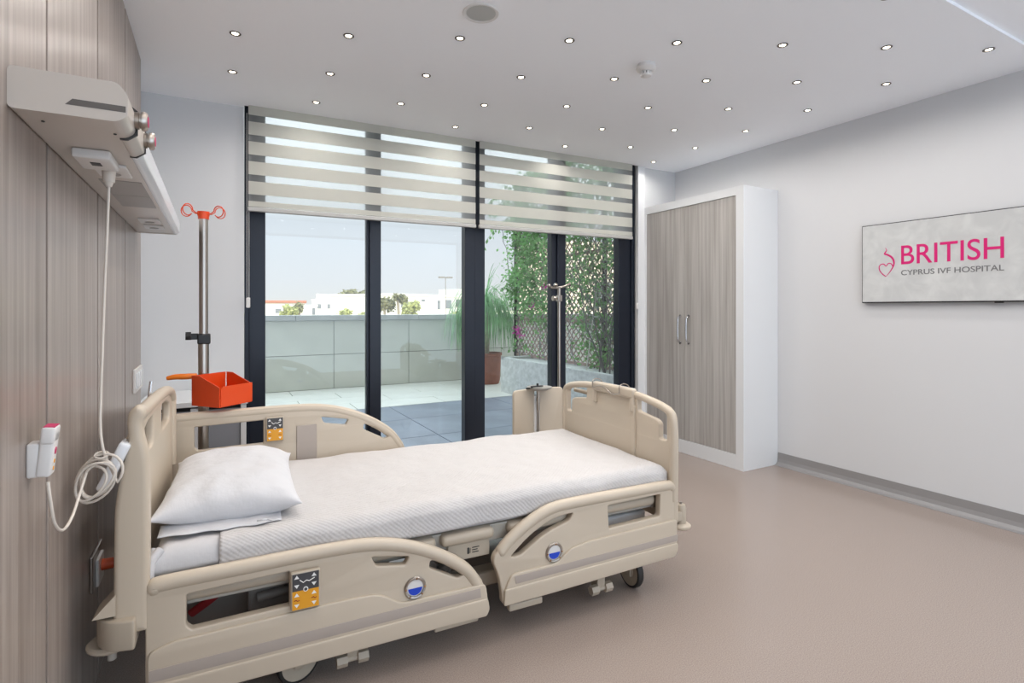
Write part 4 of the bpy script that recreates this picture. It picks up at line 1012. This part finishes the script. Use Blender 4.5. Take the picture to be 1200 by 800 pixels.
rr = random.Random(11)
cl = empty('climbing_vine', (fx, 4.35, .5), 0, 'green leafy climber with a few magenta flowers covering the lattice fence', 'climber')
bm = B()
n_leaf = 0
while n_leaf < 10500:
    a = rr.uniform(-.05, 3.75); z = rr.uniform(.05, 2.95)
    d = .9
    if z < .85: d = .10 + .55 * max(0, (z - .45) / .4) if a > 1.6 else .45
    if a < 1.9: d = min(d, .55 if z > .6 else .4)
    if a > 3.5: d *= .5
    d *= .25 + 1.1 * max(0, min(1, .5 + 1.3 * noise.noise(Vector((a * 1.8, z * 1.8, 3)))))
    if rr.random() > d: continue
    x = -.02 - abs(rr.gauss(0, .10)) if rr.random() < .75 else rr.gauss(0, .08)
    leafcard(bm, Vector((x, a, z)), rr.uniform(.045, .085), rr); n_leaf += 1
o = obj('leaves', bm, m_leaf, cl); o['kind'] = 'stuff'
bm = B()
for k in range(26):
    a = rr.uniform(.2, 3.5); pts = [Vector((-.02, a, 0))]
    while pts[-1].z < rr.uniform(2.0, 2.9) and len(pts) < 26: pts.append(pts[-1] + Vector((rr.gauss(0, .015), rr.gauss(0, .06), rr.uniform(.07, .15))))
    tube(bm, pts, rr.uniform(.004, .009), 4)
o = obj('stems', bm, m_twig, cl); o['kind'] = 'stuff'
# hanging spray past the end post
bm = B()
for k in range(9):
    pts = [Vector((0, 3.5, rr.uniform(2.2, 2.8)))]
    dr = Vector((rr.uniform(-.05, .05), rr.uniform(.035, .075), rr.uniform(-.01, .03)))
    for q in range(rr.randint(6, 11)): pts.append(pts[-1] + dr); dr.z -= .011
    tube(bm, pts, .003, 3, mi=0)
    for p_ in pts[1:]:
        for q in range(3): leafcard(bm, p_ + Vector((rr.gauss(0, .02), rr.gauss(0, .02), rr.gauss(0, .02))), rr.uniform(.06, .095), rr, (rr.gauss(0, .35), rr.gauss(0, .35), -1))
o = obj('hanging_spray', bm, m_leaf, cl); o['kind'] = 'stuff'
for (yy, zz, s, nf) in ((7.62, .965, .055, 34), (7.50, .90, .04, 20), (7.15, 1.35, .025, 8), (6.75, 1.62, .04, 16)):
    bm = B()
    for k in range(nf): leafcard(bm, Vector((-.14 + rr.gauss(0, s * .5), yy - 4.35 + rr.gauss(0, s), zz - .5 + rr.gauss(0, s * .7))), rr.uniform(.04, .06), rr)
    obj('flower_cluster', bm, m_fl, cl)

# bare twiggy shrub in the planter beside the right leaf of the window
sh = empty('bare_shrub', (4.15, 5.20, .5), 0, 'dense bare grey twiggy shrub in the planter behind the rightmost glass door', 'shrub')
bm = B()
def branch(bm, p, d, L_, r_, depth):
    pts = [p]; n_ = 6
    for k in range(n_):
        d = (d + Vector((rr.gauss(0, .13), rr.gauss(0, .13), rr.gauss(0, .08)))).normalized(); pts.append(pts[-1] + d * L_ / n_); pts[-1].x = max(-.24, min(.19, pts[-1].x)); pts[-1].y = max(-.68, min(.8, pts[-1].y)); pts[-1].z = max(.02, pts[-1].z)
    tube(bm, pts, [r_ * (1 - .6 * k / n_) for k in range(n_ + 1)], 4 if depth == 0 else 3, cap=False)
    if depth < 3:
        for k in range(5 if depth == 0 else 4):
            t = pts[rr.randint(2, n_)]; dd = (d + Vector((rr.gauss(0, .6), rr.gauss(0, .6), rr.gauss(0, .45)))).normalized()
            branch(bm, t, dd, L_ * rr.uniform(.42, .7), r_ * .5, depth + 1)
for k in range(7):
    branch(bm, Vector((rr.gauss(0, .04), rr.gauss(0, .14), 0)), Vector((rr.gauss(0, .15), rr.gauss(0, .2), 1)).normalized(), rr.uniform(.9, 1.3), .012, 0)
o = obj('branches', bm, m_twig, sh); o['kind'] = 'stuff'
bm = B()
for k in range(700): leafcard(bm, Vector((max(-.22, min(.18, rr.gauss(0, .12))), max(-.66, min(.7, rr.gauss(0, .32))), rr.uniform(.3, 1.8))), rr.uniform(.02, .04), rr)
o = obj('leaves', bm, leafmat('dusty_leaf', (140, 150, 140)), sh); o['kind'] = 'stuff'
bm = B(); cyl(bm, (4.05, 5.42, .5), (4.16, 5.36, 1.5), .008, n=8); o = obj('garden_cane', bm, P_('cane', (200, 196, 190), .7)); props(o, 'thin pale leaning plant stake in the planter among the bare twigs', 'stake')

# potted ponytail palm
pp = empty('potted_palm', (4.13, 8.36, 0), 0, 'ponytail palm with drooping leaves in a tall terracotta pot on the terrace', 'potted plant')
bm = B(); lathe(bm, [(0, 0), (.195, 0), (.215, .06), (.235, .48), (.250, .485), (.250, .53), (.225, .53), (.222, .49), (0, .48)], 36); obj('pot', bm, m_terra, pp, smooth=40)
bm = B(); lathe(bm, [(0, .492), (.15, .50), (.221, .49)], 24); obj('soil', bm, P_('soil', (74, 58, 46), .95, bump=.5), pp)
bm = B(); tube(bm, smooth_path([(-.03, 0, .46), (-.02, 0, .60), (.0, .01, .85), (-.01, 0, 1.1), (-.06, 0, 1.36)], 5), [.06 - .035 * k / 20 for k in range(21)], 10); obj('trunk', bm, m_bark, pp, smooth=60)
def blade(bm, p, az, el, L_, w_, droop):
    pts = []; q = Vector(p); d = Vector((math.cos(az) * math.cos(el), math.sin(az) * math.cos(el), math.sin(el))); n_ = 10
    side = Vector((-math.sin(az), math.cos(az), 0))
    for k in range(n_ + 1):
        pts.append(q.copy()); q = q + d * L_ / n_; d = (d + Vector((0, 0, -droop * (1 + .25 * k) / n_ * 1.6))).normalized()
    prev = None
    for k, q in enumerate(pts):
        q.y = min(q.y, .56); q.z = max(q.z, .58)
        ww = w_ * math.sin(PI * (.12 + .88 * (1 - k / n_))) ** .6 if k < n_ else w_ * .05
        c_ = (bm.verts.new(q + side * ww), bm.verts.new(q - side * ww))
        if prev: bm.faces.new((prev[0], prev[1], c_[1], c_[0]))
        prev = c_
bm = B()
for k in range(420):
    hz = rr.choice((1.36, 1.34, 1.30, 1.22))
    blade(bm, (-.06 + rr.gauss(0, .02), rr.gauss(0, .02), hz + rr.uniform(-.03, .03)), rr.uniform(0, 2 * PI), rr.uniform(.35, 1.15), rr.uniform(.85, 1.35), .0062, rr.uniform(1.5, 2.5))
for k in range(60): blade(bm, (-.05, 0, 1.36), rr.uniform(0, 2 * PI), rr.uniform(.7, 1.4), rr.uniform(.55, .95), .006, rr.uniform(.3, 1.6))
o = obj('leaves', bm, m_palm, pp); o['kind'] = 'stuff'

# ---------------------------------------------------------------- the town beyond the parapet
m_ground = P_('dusty_ground', (196, 186, 160), .95, var=.15, vscale=.05)
bm = B(); box(bm, -1500, 1500, 12, 2500, -9.2, -8); struct('ground', bm, m_ground)
m_wb = P_('white_render', (232, 228, 220), .8); m_wp = P_('far_window', (120, 122, 126), .4); m_roof = P_('red_roof_tile', (170, 112, 88), .8)
def house(name, x, y, rz, w_, d_, top, wins, label, mat_=m_wb, extra=None, base=-8):
    e = empty(name, (x, y, base), rz, label, 'building')
    h = top - base
    bm = B(); box(bm, 0, w_, 0, d_, 0, h); box(bm, -.1, w_ + .1, -.1, d_ + .1, h - .25, h, .02); obj('walls', bm, mat_, e)
    for (a, b, ww, hh) in wins:
        bm = B(); box(bm, a, a + ww, -.06, .05, h - b - hh, h - b, .02); f = obj('window', bm, m_wp, e)
    if extra: extra(e, h)
    return e
house('white_villa', 17.4, 58.8, R(31.8), 17.2, 10, 3.0, [(1.2, .7, 1.2, .9), (4.9, .6, .6, .25), (8.0, .7, .5, 1.1), (9.7, .6, 1.2, 1.1), (11.9, .5, 1.7, 1.0)], 'long flat-roofed white building with small windows behind the palm')
def upper(e, h):
    bm = B(); box(bm, 13.5, 17, .6, 4, h, h + .9); obj('upper_storey', bm, m_wb, e)
upper([o for o in sc.objects if o.name == 'white_villa'][0], 11.0)
house('white_house', 9.5, 128, R(-6), 8, 10, 2.5, [(2, 1.2, 1.2, 1), (5, 1.2, 1.2, 1)], 'low white house at the left of the skyline below the hill',
      extra=lambda e, h: obj('roof', (lambda b: (box(b, -.4, 8.4, -.4, 10.4, h, h + .6, .1), b)[1])(B()), m_roof, e))
house('block_house', 11.2, 92.5, R(-4), 3.4, 6, 1.9, [(2.6, .5, .5, 1.1)], 'small white cubic house in the middle of the left glass door view')
house('grey_tower_house', 17.0, 114, R(-20), 5.2, 8, 3.2, [(1, 1, .8, .9), (3, 1, .8, .9)], 'pale grey building with a white sloping roof on the skyline', P_('grey_render', (206, 202, 200), .8),
      extra=lambda e, h: obj('roof', (lambda b: (box(b, 0, 4, 0, 6, h, h + 1.1, .05, mtx=Matrix.Rotation(R(4), 4, 'Y')), b)[1])(B()), m_wb, e))
house('terrace_row', 24, 141, R(-14), 22, 8, 2.4, [(2 + 3.4 * k, .8, 1.2, .9) for k in range(6)], 'long low row of white houses on the skyline left of the pine trees')
def tree(x, y, h, cr, label, n_=5, base=-8, mat_=None, name='pine_tree', trunks=1, flat=.5, ls=.35):
    e = empty(name, (x, y, base), 0, label, 'tree')
    H_ = h - base; bm = B()
    for k in range(trunks):
        a = (k - (trunks - 1) / 2) * cr * 1.4 / max(1, trunks)
        tube(bm, smooth_path([(a, 0, 0), (a * 1.05 + rr.gauss(0, .1), 0, H_ * .5), (a * 1.1 + rr.gauss(0, .15), 0, H_ - cr * .5)], 4), .14, 6)
    obj('trunk', bm, m_bark, e, smooth=60)
    bm = B()
    for k in range(n_):
        c_ = Vector((rr.uniform(-cr * .75, cr * .75), rr.uniform(-cr * .4, cr * .4), H_ - cr * flat + rr.uniform(-cr * flat * .5, cr * flat * .35)))
        s = cr * rr.uniform(.32, .5)
        g = bmesh.ops.create_icosphere(bm, subdivisions=2, radius=s * .8)
        for v in g['verts']: v.co = v.co * (1 + .25 * noise.noise(v.co * 2 + c_)); v.co.z *= flat * 1.3; v.co += c_
        for q in range(90):
            dv = Vector((rr.gauss(0, 1), rr.gauss(0, 1), rr.gauss(0, 1))).normalized() * s * rr.uniform(.7, 1.1); dv.z *= flat * 1.3
            leafcard(bm, c_ + dv, ls * rr.uniform(.6, 1.2), rr)
    o = obj('crown', bm, mat_ or m_tree, e); o['kind'] = 'stuff'
    return e
tree(18.2, 81.3, 4.4, 2.3, 'umbrella pine with bare trunks on the skyline left of the second door frame', 12, trunks=4, ls=.4)
tree(18.1, 74.5, 3.8, 1.2, 'smaller olive-brown pine half hidden by the second door frame', 7, trunks=2)
tree(15.3, 54.3, 2.7, .95, 'brownish bushy tree just right of the second door frame', 8, flat=.9, mat_=m_tree, name='bushy_tree')
tree(16.4, 53.2, 2.9, .7, 'dark brown tree top against the left corner of the white villa', 6, flat=.8, name='bushy_tree')
tree(7.2, 64.5, 1.9, .9, 'yellow-green palm-like bush in front of the low white house', 5, mat_=m_far, name='yellow_bush', flat=1.0)
tree(8.4, 66.0, 2.2, .8, 'thin brown bush beside the yellow-green one in the left door view', 4, name='brown_bush', flat=1.1)
tree(12.9, 62.0, 1.35, 1.0, 'low yellow-green bush left of the umbrella pine', 5, mat_=m_far, name='yellow_bush', flat=.7)
tree(15.0, 60.0, 1.2, .9, 'low pale bush under the umbrella pine', 4, mat_=m_far, name='yellow_bush', flat=.7)
tree(15.9, 48.3, 2.15, .8, 'sunlit green palm-like bush in front of the white villa', 6, mat_=m_far, name='yellow_bush', flat=.9)
tree(19.4, 45.0, 1.1, 1.1, 'low green shrubs at the foot of the white villa near the parapet', 5, mat_=m_far, name='green_shrub', flat=.5)
tree(3.6, 80.0, 1.0, 1.4, 'low pale bush at the far left above the parapet', 5, mat_=m_far, name='yellow_bush', flat=.6)
# double street lamp
lp = empty('street_lamp', (15.0, 37.4, -8), 0, 'tall thin double-headed street lamp above the white villa', 'street lamp')
bm = B(); cyl(bm, (0, 0, 0), (0, 0, 11.6), .045, .03, n=8); obj('pole', bm, m_mech, lp)
for s in (-1, 1):
    bm = B(); box(bm, min(s * .05, s * .55), max(s * .05, s * .55), -.1, .1, 11.55, 11.68, .03); obj('lamp_head', bm, m_mech, lp)
# hills
bm = B(); N = 60; prev = None
for k in range(N + 1):
    x = -260 + 460 * k / N
    hh = 14 + 26 * math.exp(-((x - 20) / 55) ** 2) + 16 * math.exp(-((x + 120) / 80) ** 2) - 10 + 2 * noise.noise(Vector((x * .03, 0, 0)))
    if x > 130: hh *= max(0, 1 - (x - 130) / 60)
    v = (bm.verts.new((x, 985 - .0 * x, -8)), bm.verts.new((x, 1040, max(-7, hh))), bm.verts.new((x, 1150, -8)))
    if prev:
        bm.faces.new((prev[0], v[0], v[1], prev[1])); bm.faces.new((prev[1], v[1], v[2], prev[2]))
    prev = v
hl_ = struct('hills', bm, P_('hazy_hill', (186, 188, 192), .9, var=.05, vscale=.02))
# pale neighbour's house close beyond the lattice
house('neighbour_house', 16.5, 25.5, R(-4), 18, 4, 5.2, [(3, 2.4, 1.2, 1.2), (9, 2.4, 1.2, 1.2)], 'cream neighbouring house glimpsed through the lattice fence', P_('cream_render', (238, 222, 200), .8), base=-8)
